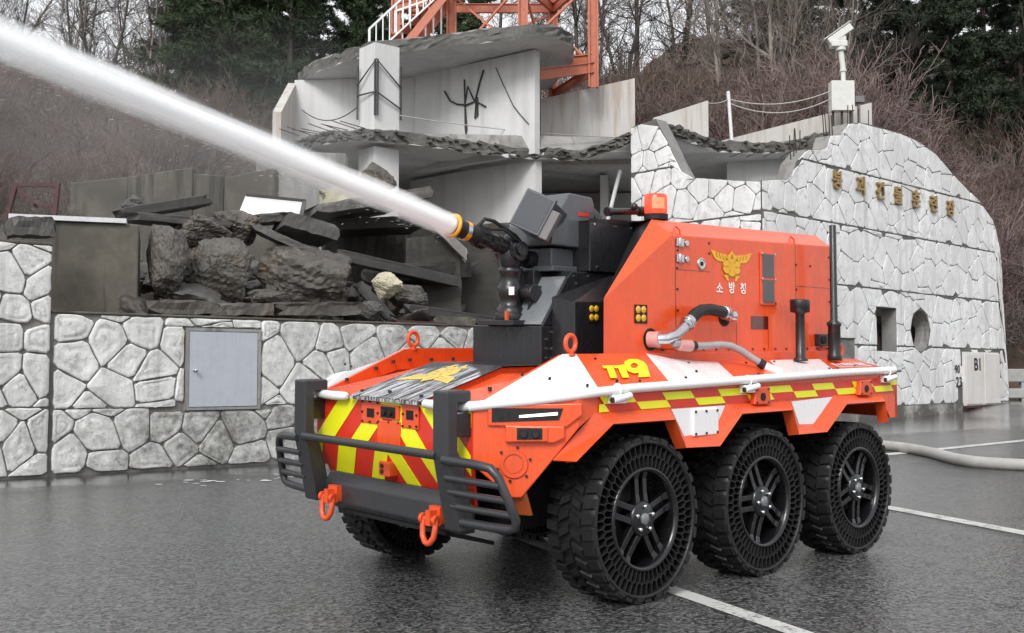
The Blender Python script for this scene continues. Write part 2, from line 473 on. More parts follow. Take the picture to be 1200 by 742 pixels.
def hill_z(x, y):
    x = np.asarray(x, float); y = np.asarray(y, float)
    t = (x - WA[0]) * WN[0] + (y - WA[1]) * WN[1]
    s = (x - WA[0]) * WD[0] + (y - WA[1]) * WD[1]
    tr = (x - KC[0]) * LD[0] + (y - KC[1]) * LD[1]
    sr = (x - KC[0]) * RD[0] + (y - KC[1]) * RD[1]
    a = 1.42 + .27 * np.clip(t - .4, 0, 9)
    wl = 1 - sstep(x, -7.5, -4.5)
    zl = a + .33 * np.clip(t - 9, 0, 60) * wl + (1 - wl) * .55 * np.clip(y - 32.5, 0, 60)
    zl = np.where((x > -6) & (y > 33), np.maximum(zl, 5 + .5 * (y - 33)), zl)
    zr = -.4 + .85 * sstep(y, 33.8, 34.6) + .62 * np.clip(y - 34.2, 0, 60)
    w = sstep(x, 10.5, 14.8)
    z = zl * (1 - w) + zr * w
    front = ((t < .5) & (s < 15.6)) | ((tr < .55) & (sr > -.8) & (sr < 12.4)) | ((x > 13.5) & (y < 33.5))
    z = np.where(front, -1.0, z)
    cap = 10.5 + (13.5 - 10.5) * sstep(x, -6, 1) + (24 - 13.5) * sstep(x, 2, 14)
    z = np.where(z > cap, cap + .04 * (z - cap), z)
    return z + np.where(z > -.5, .18 * np.sin(x * .9 + y * .55) * np.sin(y * .7 - x * .3), 0)

def grid_mesh(name, xs, ys, fn, mat):
    X, Y = np.meshgrid(xs, ys)
    V = np.stack([X, Y, fn(X, Y)], -1).reshape(-1, 3)
    nx, ny = len(xs), len(ys)
    i = np.arange(nx - 1)[None, :] + np.arange(ny - 1)[:, None] * nx
    F = np.stack([i, i + 1, i + 1 + nx, i + nx], -1).reshape(-1, 4)
    return fast_mesh(name, V, F, mat, True)

xs = np.concatenate([[-900, -300, -100], np.arange(-40, 61, 1.0), [100, 300, 900]])
ys = np.concatenate([[-400, -100, -30], np.arange(-10, 61, 1.0), [100, 300, 1200]])
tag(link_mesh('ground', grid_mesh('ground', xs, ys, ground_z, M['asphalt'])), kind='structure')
tag(link_mesh('hillside', grid_mesh('hillside', np.arange(-46, 62.01, .5), np.arange(8, 96.01, .5), hill_z, M['soil'])), kind='structure')

def strip(name, pts):
    me = bpy.data.meshes.new(name)
    me.from_pydata([(x, y, float(ground_z(x, y)) + .004) for x, y in pts], [], [tuple(range(len(pts)))])
    me.materials.append(M['road_paint']); o = link_mesh(name, me); return tag(o, kind='structure')
def line(name, p0, p1, w):
    p0, p1 = np.array(p0, float), np.array(p1, float); d = p1 - p0; d /= np.linalg.norm(d); n = np.array([-d[1], d[0]]) * w / 2
    return strip(name, [p0 - n, p1 - n, p1 + n, p0 + n])
line('road_marking', (-.60, 8.66), (1.50, 3.92), .115)
line('road_marking', (2.86, 9.45), (4.36, 4.75), .155)
line('road_marking', (3.9, 13.4), (12.6, 21.3), .2)

# small patches of white foam left on the wet asphalt
rr = random.Random(5)
foam_m = paint('water foam', (.75, .76, .78), .5)
fb = MB()
for k in range(30):
    u = rr.random(); cx, cy = -3.4 + 1.45 * u + rr.gauss(0, .13), 10.6 + 1.0 * u + rr.gauss(0, .16)
    a = .008 + .024 * rr.random() ** 2
    fb.add([(cx + 1.9 * a * math.cos(t) * (1 + .3 * rr.random()), cy + a * math.sin(t) * (1 + .3 * rr.random()), .005 + .0003 * (k % 8)) for t in np.linspace(0, 6.28, 9)[:-1]], [tuple(range(8))])
tag(fb.build('foam', foam_m), 'flecks of white foam floating on the wet asphalt by the wall', kind='stuff')

# ================================================================== STONE FACING
def clip_poly(P, n, d):
    """keep the part of the convex 2D polygon where n.p <= d"""
    out = []
    for i in range(len(P)):
        a, b = P[i], P[(i + 1) % len(P)]
        da, db = a @ n - d, b @ n - d
        if da <= 0: out.append(a)
        if da * db < 0: out.append(a + (b - a) * (da / (da - db)))
    return out

def stone_cells(x0, x1, z0, z1, cw, ch, gap, seed, jit=.36, angle=0.0):
    """irregular convex stones filling a band"""
    g = np.random.default_rng(seed)
    nx = max(2, round((x1 - x0) / cw)); nz = max(1, round((z1 - z0) / ch))
    dx, dz = (x1 - x0) / nx, (z1 - z0) / nz
    pts = []
    for i in range(-1, nx + 1):
        for j in range(-1, nz + 1):
            pts.append((x0 + (i + .5 + (.25 if j % 2 else -.25) + g.uniform(-jit, jit)) * dx, z0 + (j + .5 + g.uniform(-jit, jit)) * dz))
    pts = np.array(pts); cells = []
    S = np.array([1.0, dx / dz * 1.0])
    for k, p in enumerate(pts):
        P = [np.array(q) for q in ((x0 + gap / 2, z0 + gap / 2), (x1 - gap / 2, z0 + gap / 2), (x1 - gap / 2, z1 - gap / 2), (x0 + gap / 2, z1 - gap / 2))]
        for m, q in enumerate(pts):
            if m == k: continue
            v = q - p
            if abs(v[0]) > 3 * dx or abs(v[1]) > 3 * dz: continue
            L = np.linalg.norm(v); n = v / L
            P = clip_poly(P, n, n @ ((p + q) / 2) - gap / 2)
            if len(P) < 3: break
        if len(P) >= 3:
            A = np.array(P); ar = .5 * abs(np.sum(A[:, 0] * np.roll(A[:, 1], -1) - A[:, 1] * np.roll(A[:, 0], -1)))
            if ar > .06 * dx * dz: cells.append(A)
    return cells

def chaikin(A, q=.22):
    B = np.roll(A, -1, 0)
    return np.stack([A * (1 - q) + B * q, A * q + B * (1 - q)], 1).reshape(-1, 2)

def dedupe(A, eps=.01):
    out = [A[0]]
    for p in A[1:]:
        if np.linalg.norm(p - out[-1]) > eps: out.append(p)
    if np.linalg.norm(out[0] - out[-1]) < eps and len(out) > 3: out.pop()
    return np.array(out)

def stone_mesh(A, depth, mat, g, carved=True, rnd=1):
    """a moulded stone: local x along the wall, -y outwards, z up; centred on its own middle"""
    A = dedupe(A)
    for _ in range(rnd): A = chaikin(A, .13)
    if len(A) < 14:      # uneven edges
        B = []
        for i in range(len(A)):
            p, q = A[i], A[(i + 1) % len(A)]; L = np.linalg.norm(q - p); B.append(p)
            if L > .10:
                nn = np.array([q[1] - p[1], p[0] - q[0]]) / L
                for f in ((.5,) if L < .25 else (.33, .67)): B.append(p + (q - p) * f + nn * g.normal(0, min(.0045, L * .02)) - nn * .002)
        A = np.array(B)
    c = A.mean(0); A = A - c; n = len(A)
    tx, tz = g.uniform(-.25, .25, 2) * depth
    size = np.abs(A).max()
    bw = min(.012, size * .08) / size
    def ring(s, d, j=0.0):
        B = A * s * (1 + (g.uniform(-j, j, (n, 1)) if j else 0))
        return [(x, -(d + (tx * x + tz * z) / size), z) for x, z in B]
    rings = [[(x, .01, z) for x, z in A], ring(1 - bw * .35, depth * .72), ring(1 - bw * 1.5, depth)]
    cs = g.uniform(-.12, .12, 2) * size
    def lump(k, d, j):
        q = []
        for (x, z) in A * k:
            q.append((x + cs[0] * (1 - k) + g.normal(0, .018) * size * (1 - k), -(d * (1 + g.normal(0, j)) + (tx * x + tz * z) / size), z + cs[1] * (1 - k) + g.normal(0, .018) * size * (1 - k)))
        return q
    if carved:
        rings += [lump(.86, depth * 1.06, .05), lump(.70, depth * g.uniform(.82, 1.2), .10), lump(.62, depth * g.uniform(.78, 1.1), .10), lump(.45, depth * g.uniform(.95, 1.35), .12), lump(.20, depth * g.uniform(.9, 1.35), .08)]
    else:
        rings += [lump(.62, depth * g.uniform(.95, 1.3), .10), lump(.28, depth * g.uniform(.9, 1.35), .08)]
    b = MB(); b.loft([np.array(r) for r in rings[:3]], False, False); b.loft([np.array(r) for r in rings[2:]], False, True)
    b.add(rings[-1], [tuple(range(n))], True)
    me = b.mesh('stone', mat)
    return me, c

def cut_holes(A, holes, gap):
    """convex pieces of polygon A left outside the convex openings"""
    pieces = [[p for p in A]]
    for h in holes:
        H = np.array(h, float)
        if len(H) > 8:
            hc = H.mean(0); rx, rz = np.ptp(H[:, 0]) / 2 * 1.10, np.ptp(H[:, 1]) / 2 * 1.10
            H = np.array([(hc[0] + rx * math.cos(t), hc[1] + rz * math.sin(t)) for t in np.linspace(0, 2 * math.pi, 9)[:-1]])
        hc = H.mean(0); new = []
        for P in pieces:
            Q = np.array(P)
            if Q[:, 0].max() < H[:, 0].min() or Q[:, 0].min() > H[:, 0].max() or Q[:, 1].max() < H[:, 1].min() or Q[:, 1].min() > H[:, 1].max():
                new.append(P); continue
            rest = P
            for i in range(len(H)):
                a_, q_ = H[i], H[(i + 1) % len(H)]; e = q_ - a_; nn = np.array([e[1], -e[0]]); nn /= np.linalg.norm(nn)
                if nn @ (hc - a_) > 0: nn = -nn
                o_ = clip_poly(rest, -nn, -(nn @ a_ + gap))
                if len(o_) >= 3: new.append(o_)
                rest = clip_poly(rest, nn, nn @ a_ + gap)
                if len(rest) < 3: break
        pieces = new
    return [np.array(P) for P in pieces if len(P) >= 3 and np.ptp(np.array(P)[:, 0]) > .06 and np.ptp(np.array(P)[:, 1]) > .06]

# ================================================================== RETAINING WALL
def retaining_wall():
    root = empty('retaining_wall', tuple(WA), WROT)
    tag(root, 'low white retaining wall of moulded irregular stones with blackened lower band', 'wall')
    g = np.random.default_rng(3)
    b = MB(); b.box(-6.0, .462, 0, .5, -.3, 2.46); b.box(.462, 15.0, .02, .5, -.3, 1.74)
    b.build('wall_core', M['joint'], root)
    cap = MB(); cap.box(-6.0, .468, -.028, .53, 2.462, 2.49); cap.box(.472, 15.0, -.008, .53, 1.742, 1.765)
    cap.build('wall_coping', M['concrete_old'], root, bevel=.006)
    # side return of the taller pier
    door = (1.975, 2.825, .70, 1.585)
    bands = [(-2.2, .462, .02, .735, 0.0, 'stone_white', 21), (-2.2, .462, .735, 1.62, 0.0, 'stone_white', 23), (-2.2, .462, 1.62, 2.46, 0.0, 'stone_white', 22),
             (.50, 9.6, .02, .71, .02, 'stone_dirty', 24), (.50, 9.6, .71, 1.735, .02, 'mix', 25)]
    for x0, x1, z0, z1, yb, mat, seed in bands:
        for A in stone_cells(x0, x1, z0, z1, .46, .345 if z1 < .8 else .335, .009, seed, .42):
            c = A.mean(0)
            m = mat
            if mat == 'mix': m = 'stone_white' if c[0] + .5 * math.sin(c[1] * 9) < 2.9 else 'stone_dirty'
            if mat == 'stone_dirty' and c[0] < 1.0: m = 'stone_white'
            dh = [[(door[0] - .04, door[2] - .035), (door[1] + .04, door[2] - .035), (door[1] + .04, door[3] + .04), (door[0] - .04, door[3] + .04)]]
            for A in cut_holes(A, dh if yb > 0 else [], .006):
                me, cc = stone_mesh(A, .030, M['stone_wall'], g, carved=np.ptp(A[:, 0]) > .2 and np.ptp(A[:, 1]) > .2 and g.random() < .8, rnd=1)
                link_mesh('stone', me, root, (cc[0], yb, cc[1]))
    # pier edge: a thin plain strip on its right side
    dr = empty('steel_door', tuple(WA), WROT)
    tag(dr, 'pale grey steel hatch door set in the stone retaining wall', 'door')
    f = MB(); x0, x1, z0, z1 = door
    f.box(x0 - .035, x0, -.03, .02, z0 - .03, z1 + .035); f.box(x1, x1 + .035, -.03, .02, z0 - .03, z1 + .035)
    f.box(x0, x1, -.03, .02, z1, z1 + .035); f.box(x0, x1, -.03, .02, z0 - .03, z0)
    f.build('door_frame', M['concrete_grey'], dr)
    MB().box(x0 + .006, x1 - .006, -.026, .015, z0 + .006, z1 - .006).build('door_leaf', M['steel_door'], dr, bevel=.004)
    k = MB(); k.lathe([(0.0, .0), (.022, .0), (.022, .008), (.010, .012), (.010, .03), (.021, .036), (.024, .048), (.018, .06), (.0, .062)], (x0 + .07, -.026, 1.13), (0, -1, 0), 16)
    k.build('door_knob', M['steel'], dr)
    h = MB()
    for z in (z1 - .06, z0 + .12): h.cyl((x1 + .004, -.034, z - .03), (x1 + .004, -.034, z + .03), .008, n=8)
    h.build('hinge', M['steel'], dr)
retaining_wall()

# ================================================================== COLLAPSED BUILDING
FONT_CACHE = {}
def text_mesh(name, body, h, mat, extrude=.01, offset=0.0, bevel=0.0):
    c = bpy.data.curves.new(name, 'FONT'); c.body = body; c.size = h; c.extrude = extrude; c.offset = offset; c.resolution_u = 3
    o = bpy.data.objects.new(name, c); COL.objects.link(o)
    dg = bpy.context.evaluated_depsgraph_get(); dg.update()
    me = bpy.data.meshes.new_from_object(o.evaluated_get(dg)); bpy.data.objects.remove(o); bpy.data.curves.remove(c)
    me.name = name; me.materials.clear(); me.materials.append(mat)
    co = np.zeros(len(me.vertices) * 3, np.float32); me.vertices.foreach_get('co', co); co = co.reshape(-1, 3)
    mn, mx = co.min(0), co.max(0); co[:, 0] -= (mn[0] + mx[0]) / 2; co[:, 1] -= (mn[1] + mx[1]) / 2
    me.vertices.foreach_set('co', co.ravel()); me.update()
    return me, mx - mn

def rough_slab(poly, z0, z1, jag, seed, n_rows=3, edge=0.0, step=.16, dz=None, front=None):
    """slab with a broken, jagged rim; material 0 = soffit/top paint, 1 = broken edge; front: how many leading edges of the outline are broken"""
    g = np.random.default_rng(seed); P = [np.array(p, float) for p in poly]; pts = []; jg = []
    for i in range(len(P)):
        a, b = P[i], P[(i + 1) % len(P)]; n = max(1, int(np.linalg.norm(b - a) / step))
        if front is not None and i >= front: n = 1
        for k in range(n):
            pts.append(a + (b - a) * k / n); jg.append(front is None or i < front)
    pts = np.array(pts); m = len(pts); c = pts.mean(0); out = (pts - c) / np.linalg.norm(pts - c, axis=1, keepdims=True)
    ys = np.linspace(z0, z1, n_rows + 2); rings = []
    off = np.zeros(m)
    for r, z in enumerate(ys):
        j = g.normal(0, jag, m) * np.array(jg) * (1.0 if 0 < r < n_rows + 1 else .55)
        zz = z + g.normal(0, .02, m) * np.array(jg)
        q = pts + out * j[:, None]
        rings.append([(q[i, 0], q[i, 1], zz[i] + (dz(q[i]) if dz else 0)) for i in range(m)])
    b = MB(); b.loft([np.array(r) for r in rings], False, False, 1)
    b.add(rings[0], [tuple(range(m))[::-1]], False, 0); b.add(rings[-1], [tuple(range(m))], False, 2)
    return b

def faced_wall(name, parent, loc, rot, outline, holes, thick, bands, top, cw, ch, gap, depth, mat, seed, hidden=None):
    """plaster wall with openings (local x along, -y out) and its moulded stones as children"""
    loops = [[Vector((x, 0, z)) for x, z in outline]] + [[Vector((x, 0, z)) for x, z in h] for h in holes]
    flat = [v for l in loops for v in l]
    tris = tessellate_polygon(loops)
    b = MB(); n = len(flat)
    b.add([(v.x, 0, v.z) for v in flat] + [(v.x, thick, v.z) for v in flat],
          [tuple(t) for t in tris] + [tuple(n + i for i in t[::-1]) for t in tris], False, 0)
    base = 0
    for l in loops:
        m = len(l)
        b.add([(v.x, 0, v.z) for v in l] + [(v.x, thick, v.z) for v in l], [(i, (i + 1) % m, m + (i + 1) % m, m + i) for i in range(m)], False, 1)
    me = b.mesh('wall', [M['joint_light'], M['concrete_grey']], merge=True)
    w = link_mesh(name, me, parent, loc, (0, 0, rot))
    g = np.random.default_rng(seed)
    for bi, (x0, x1, z0, z1, tilt) in enumerate(bands):
        for A in stone_cells(x0, x1, z0, z1, cw, ch, gap, seed * 7 + bi, .42):
            A = dedupe(A)
            A[:, 1] += tilt * (A[:, 0] - x0)
            c = A.mean(0)
            if hidden and hidden(c): continue
            if (A[:, 1] > np.interp(A[:, 0], top[0], top[1]) - .06).all(): continue
            A = chaikin(A, .10)
            lim = np.interp(A[:, 0], top[0], top[1]) - .012
            A[:, 1] = np.minimum(A[:, 1], lim); A = dedupe(A, .006)
            if len(A) < 3: continue
            c = A.mean(0)
            pieces = cut_holes(A, holes, .012)
            for P in pieces:
                A = np.array(P)
                if len(A) < 3 or np.ptp(A[:, 0]) < .07 or np.ptp(A[:, 1]) < .07: continue
                me, cc = stone_mesh(A, depth * g.uniform(.8, 1.25), M[mat], g, carved=False, rnd=0)
                link_mesh('stone', me, w, (cc[0], 0, cc[1]))
    return w

BLD = empty('collapsed_building', (KC[0], KC[1], 0), 0)
tag(BLD, 'half demolished white concrete training building with broken floor slabs and stone faced walls', 'building')
def W2B(p): return (p[0] - KC[0], p[1] - KC[1], p[2])
def bmesh_add(mb, name, mats, bevel=0.0):
    mb.v = [W2B(p) for p in mb.v]; return mb.build(name, mats, BLD, bevel=bevel)

# --- right face
R_OUT = [(0, -.3), (12.3, -.3), (12.1, 1.8), (11.95, 3.9), (11.78, 4.96), (11.38, 5.47), (10.52, 5.90), (9.6, 6.2), (8.96, 6.42), (8.04, 6.82), (7.0, 7.02), (6.05, 7.08), (4.4, 7.06),
         (4.05, 7.02), (3.55, 6.92), (3.3, 6.62), (2.77, 6.52), (2.6, 6.2), (2.28, 6.12), (1.75, 6.05), (1.33, 5.72), (1.1, 5.3), (.43, 5.22), (0, 5.14)]
R_TOPX = [0, .43, 1.1, 1.33, 1.75, 2.28, 2.6, 2.77, 3.3, 3.55, 4.05, 6.05, 7.0, 8.04, 8.96, 9.6, 10.52, 11.38, 11.78, 11.95, 12.1, 12.3]
R_TOPZ = [5.14, 5.22, 5.3, 5.72, 6.05, 6.12, 6.2, 6.52, 6.62, 6.92, 7.02, 7.08, 7.02, 6.82, 6.42, 6.2, 5.9, 5.47, 4.96, 3.9, 1.8, .0]
win = [(4.72, 1.63), (5.70, 1.63), (5.70, 2.67), (4.72, 2.67)]
rnd = [(6.96 + .50 * math.cos(t), 2.16 + .52 * math.sin(t)) for t in np.linspace(0, 2 * math.pi, 25)[:-1]]
CAB = [(9.22, .20), (11.48, .20), (11.48, 1.66), (9.22, 1.66)]
behind_truck = lambda c: c[0] < 2.6 and c[1] < 1.9
rw = faced_wall('front_wall', BLD, (0, 0, 0), RROT, R_OUT, [win, rnd], .38,
           [(0, 12.25, .30, 1.74, 0), (0, 12.2, 1.76, 3.10, 0), (0, 12.1, 3.12, 4.50, 0), (0, 12.0, 4.52, 5.80, 0), (1.0, 10.9, 5.82, 7.1, 0)],
           (R_TOPX, R_TOPZ), .50, .56, .013, .020, 'stone_clean', 5, lambda c: behind_truck(c) or (CAB[0][0] < c[0] < CAB[1][0] and c[1] < 1.6))
# plain plinth of the right face, blackened by splash water
pl = MB(); pl.box(0, 12.28, -.03, 0, -.2, .29); pl.build('wall_plinth', M['stone_dirty'], rw)
# --- short left face (its left end meets the slab)
L_OUT = [(0, -.3), (3.62, -.3), (3.62, 5.12), (2.92, 5.24), (1.62, 5.48), (1.36, 5.9), (1.1, 6.4), (.78, 6.95), (.05, 6.87), (0, 4)]
L_TOPX = [0, .05, .78, 1.1, 1.36, 1.62, 2.92, 3.62]; L_TOPZ = [6.87, 6.87, 6.95, 6.4, 5.9, 5.48, 5.24, 5.12]
faced_wall('side_wall', BLD, (LD[0] * 3.62, LD[1] * 3.62, 0), RROT - math.pi / 2, L_OUT, [], .38,
           [(.03, 3.6, 3.0, 4.44, 0), (.03, 3.6, 4.46, 5.75, 0), (.03, 3.4, 5.77, 6.95, 0)],
           (L_TOPX, L_TOPZ), .48, .52, .013, .020, 'stone_clean', 8)

# --- slabs
roof = [(-5.6, 27.6), (-5.35, 27.1), (-4.73, 26.3), (-4.0, 25.55), (-3.4, 25.0), (-2.17, 24.6), (-.77, 24.1), (0, 23.9), (.57, 23.57), (1.05, 23.8), (1.41, 24.4), (1.5, 25.6), (1.0, 28.2), (-5.7, 28.2)]
bmesh_add(rough_slab(roof, 8.66, 8.95, .025, 31, front=11), 'roof_slab', [M['wall_white'], M['slab_edge'], M['concrete_grey']])
fl = [(-5.9, 26.4), (-5.16, 25.06), (-4.64, 24.42), (-3.84, 23.80), (-3.07, 23.75), (-2.34, 24.16), (-1.59, 24.3), (-.81, 24.4), (0, 24.6), (.84, 24.8), (1.68, 24.9), (2.05, 24.9), (2.70, 24.95), (3.1, 24.75)]
fl2 = [(3.9, 25.15), (5.1, 26.1), (6.1, 26.35), (6.9, 26.3), (7.8, 26.2), (8.5, 26.4)]
slab_dz = lambda q: float(np.interp(q[0], [-9, -2.4, -1.6, -.8, 0, 1.6, 2.05, 2.8, 3.5, 4.3, 5.1, 6.9, 7.8, 8.6, 9.5], [0, 0, -.06, -.15, -.22, -.24, -.10, .2, .46, .34, .24, .27, .5, .75, .75])) * float(1 - sstep(q[1], 26.8, 29.5))
bmesh_add(rough_slab(fl + fl2 + [(11.0, 29.2), (11.0, 33), (-6.4, 33)], 6.32, 6.58, .06, 33, front=19, dz=slab_dz, step=.13), 'floor_slab', [M['wall_white'], M['slab_edge'], M['concrete_grey']])
gf = MB(); gf.prism([(-5.7, 25.0, 3.9), (2.4, 25.7, 3.9), (4.0, 24.8, 3.9), (5.6, 23.6, 3.9), (9.5, 27.5, 3.9), (9.5, 30.5, 3.9), (-5.7, 30.5, 3.9)], (0, 0, .18)); bmesh_add(gf, 'bounce_floor', M['wall_white'])  # floor slab added, white so it bounces light into the lower rooms
# layers of broken concrete and mesh hanging along the floor slab's rim
g = np.random.default_rng(41); rb = MB()
line_ = np.array(fl + fl2); dd = np.r_[0, np.cumsum(np.linalg.norm(np.diff(line_, axis=0), axis=1))]
for k in range(210):
    s = g.uniform(0, dd[-1]); x, y = np.interp(s, dd, line_[:, 0]), np.interp(s, dd, line_[:, 1])
    i = min(np.searchsorted(dd, s), len(line_) - 1); t = line_[i] - line_[i - 1]; t /= np.linalg.norm(t)
    a = g.uniform(-.4, .4); L = g.uniform(.04, .16); h = g.uniform(.02, .06)
    c = np.array([x, y, g.uniform(6.34, 6.57) + slab_dz((x, y))]) + np.array([t[1], -t[0], 0]) * g.uniform(-.02, .06)
    rb.obox(c, np.array([t[0], t[1], a]) * L / 2, np.array([-t[1], t[0], 0]) * g.uniform(.03, .09), np.array([-a * t[0] * .3, 0, 1]) * h / 2)
o = bmesh_add(rb, 'broken_rim', M['slab_edge']); o['kind'] = 'stuff'

# --- inner walls, columns
def wall(name, p0, p1, z0, z1, th, mat, z1b=None, z0b=None):
    p0, p1 = np.array(p0, float), np.array(p1, float); d = p1 - p0; d /= np.linalg.norm(d); n = np.array([-d[1], d[0]]) * th
    z1b = z1 if z1b is None else z1b; z0b = z0 if z0b is None else z0b
    b = MB(); b.prism([(p0[0], p0[1], z0), (p1[0], p1[1], z0b), (p1[0], p1[1], z1b), (p0[0], p0[1], z1)], (n[0], n[1], 0))
    return bmesh_add(b, name, mat)
wall('partition', (.65, 24.75), (-2.35, 27.0), 6.20, 8.655, .20, M['wall_white'])
wall('partition', (.70, 24.95), (-2.60, 28.6), 2.6, 6.10, .22, M['wall_white'], 6.255)
wall('back_wall', (-2.25, 27.1), (-5.6, 27.4), 6.5, 8.655, .2, M['wall_white'])
wall('back_wall', (5.5, 30.6), (-6.4, 30.6), 2.2, 6.255, .2, M['wall_white'])
wall('end_wall', (-5.45, 24.9), (-5.6, 27.3), 5.2, 7.25, .2, M['concrete_rust'], 8.6)
wall('end_wall', (-4.35, 25.2), (-5.75, 25.6), 2.5, 6.2, .25, M['concrete_grey'])
wall('end_wall', (-5.75, 25.6), (-6.3, 30.5), 2.5, 6.2, .25, M['wall_white'])
wall('inner_wall', (5.5, 27.05), (8.9, 26.75), 4.4, 6.66, .2, M['wall_white'], 7.0)
wall('inner_wall', (2.5, 27.6), (2.9, 31), 2.4, 6.255, .2, M['wall_white'])
wall('parapet', (.72, 26.4), (3.08, 26.4), 6.3, 7.95, .22, M['concrete_rust'], 8.48)
wall('parapet', (3.5, 26.1), (4.86, 26.1), 6.58, 7.40, .25, M['concrete_rust'], 7.84)
wall('parapet', (5.45, 27.4), (9.35, 27.4), 6.58, 7.12, .25, M['concrete_rust'], 8.12)
wall('inner_wall', (3.2, 25.2), (5.2, 23.2), 4.3, 4.5, .1, M['concrete_grey'])
for z0, z1 in ((6.58, 8.655), (2.4, 6.255)):
    c = MB(); a = R(40); u = np.array([math.cos(a), math.sin(a), 0]); w_ = np.array([-math.sin(a), math.cos(a), 0])
    c.obox((-3.09, 24.5, (z0 + z1) / 2), u * .335, w_ * .335, (0, 0, (z1 - z0) / 2))
    bmesh_add(c, 'column', M['wall_white'])
# dark steel straps and bars on the upper column
def bars(name, segs, r, mat, n=6):
    for s in segs:
        b = MB(); b.tube([np.array(p, float) for p in s], r, n); bmesh_add(b, name, mat)
bars('steel_strap', [[(-3.12, 23.98, 8.25), (-3.12, 23.98, 6.95)], [(-3.06, 23.98, 8.25), (-3.06, 23.98, 6.95)], [(-3.58, 24.42, 8.2), (-3.58, 24.42, 6.95)], [(-2.58, 24.45, 8.2), (-2.58, 24.45, 6.95)]], .026, M['cable'])
bars('steel_strap', [[(-3.58, 24.38, 7.75), (-3.09, 23.96, 8.25), (-2.58, 24.42, 7.7)], [(-3.58, 24.38, 7.5), (-3.09, 23.96, 7.5), (-2.58, 24.42, 7.2)]], .020, M['cable'])

def sag(p0, p1, d, n=14):
    p0, p1 = np.array(p0, float), np.array(p1, float)
    return [p0 + (p1 - p0) * t - np.array([0, 0, d * 4 * t * (1 - t)]) for t in np.linspace(0, 1, n)]
# rebar stubs
g = np.random.default_rng(9)
for k in range(9):
    x = -4.9 + .2 * k + g.normal(0, .05); y = 24.5 - .09 * k
    bars('rebar', [[(x, y, 6.6), (x - .35 - .2 * g.random(), y - .25, 6.64 + .1 * g.random())]], .012, M['rebar'], 5)
for s, z, h in [(1.45, 5.8, .55), (1.55, 5.9, .6), (1.68, 6.0, .55), (1.80, 6.02, .5), (2.85, 6.5, .6), (2.98, 6.5, .65), (3.1, 6.5, .6), (3.25, 6.5, .6), (3.9, 6.95, .5), (4.15, 7.0, .5), (4.4, 7.0, .45), (4.9, 7.0, .5), (5.3, 7.0, .4), (2.1, 6.0, .4), (6.0, 7.0, .35)]:
    p = KC + RD * s + LD * .2
    bars('rebar', [[(p[0], p[1], z - .15), (p[0] + g.normal(0, .03), p[1], z + h)]], .013, M['rebar'], 5)
for k in range(8):
    x = 5.4 + k * .42; bars('rebar', [[(x, 26.25, 6.45), (x + .3 + g.random() * .3, 26.1, 6.62 + .12 * g.random())]], .012, M['rebar'], 5)
for k in range(8):
    x = 3.1 + .05 * k + g.normal(0, .02); bars('rebar', [[(2.75 + .04 * k, 26.5, 8.3), (2.75 + .045 * k + g.normal(0, .02), 26.5, 8.95 + .3 * g.random())]], .012, M['rebar'], 5)

# brass letters on the right face
def letters():
    root = empty('building_sign', (KC[0], KC[1], 0), RROT)
    tag(root, 'row of seven brass Korean letters 붕괴건물훈련장 on the stone facade', 'sign')
    xs_ = [2.94, 3.98, 4.91, 5.82, 6.76, 7.71, 8.67]; zs_ = [5.505, 5.51, 5.495, 5.475, 5.495, 5.48, 5.455]
    for ch, x, z in zip('붕괴건물훈련장', xs_, zs_):
        me, dim = text_mesh('letter', ch, .46, M['gold_letter'], .025, .010)
        o = link_mesh('letter', me, root, (x, -.065, z), (R(90), 0, 0)); o['label'] = 'brass letter ' + ch
letters()

# steel cabinet with sprayed B1, and sprayed digits on the stones
def cabinet():
    root = empty('wall_cabinet', (KC[0], KC[1], 0), RROT)
    tag(root, 'rust stained white steel cabinet sprayed B1 at the foot of the stone facade', 'cabinet')
    MB().box(9.27, 11.42, -.10, -.005, .22, 1.66).build('cabinet_box', M['cabinet'], root, bevel=.01)
    MB().box(9.30, 10.28, -.125, -.104, .26, 1.60).build('door', M['cabinet'], root, bevel=.006)
    MB().box(10.40, 11.38, -.14, -.104, .26, 1.63).build('door', M['cabinet'], root, bevel=.006)
    MB().box(9.22, 11.48, -.14, -.004, .16, .215).build('sill', M['rust_steel'], root)
    me, d = text_mesh('lettering', 'B1', .46, M['letter_black'], .002, .012); link_mesh('lettering', me, root, (9.95, -.129, 1.33), (R(90), 0, 0))
    me, d = text_mesh('graffiti_digits', '90', .30, M['letter_black'], .002, .004); o = link_mesh('graffiti_digits', me, rw, (8.93, -.043, 1.20), (R(90), 0, 0))
    me, d = text_mesh('graffiti_digits', '23', .38, M['letter_black'], .002, .004); o = link_mesh('graffiti_digits', me, rw, (9.00, -.043, .86), (R(90), 0, 0))
cabinet()

# cables hanging in the upper room
def cable(name, label, paths, r, mat, cat='cable', group=None):
    b = MB()
    for p in paths: b.tube(p, r, 6)
    return tag(b.build(name, mat), label, cat, group)
pn = lambda t, z: (.65 - 3.0 * t - .60 * .235, 24.75 + 2.25 * t - .80 * .235, 1.1 + (z - 1.1) * .915)   # point in front of the partition's face
cable('hanging_cable', 'thick black cable looped over hooks on the white partition upstairs',
      [[pn(.73, 8.75), pn(.68, 8.45), pn(.62, 8.32), pn(.54, 8.25), pn(.47, 8.3), pn(.43, 8.8), pn(.40, 9.1)], [pn(.56, 8.95), pn(.555, 8.4), pn(.55, 7.6), pn(.545, 7.45), pn(.54, 7.6), pn(.555, 8.3), pn(.53, 8.75), pn(.48, 8.35), pn(.45, 8.3)], [pn(.45, 8.4), pn(.45, 7.9), pn(.47, 7.85), pn(.46, 8.3), pn(.38, 8.1)]], .022, M['cable'])
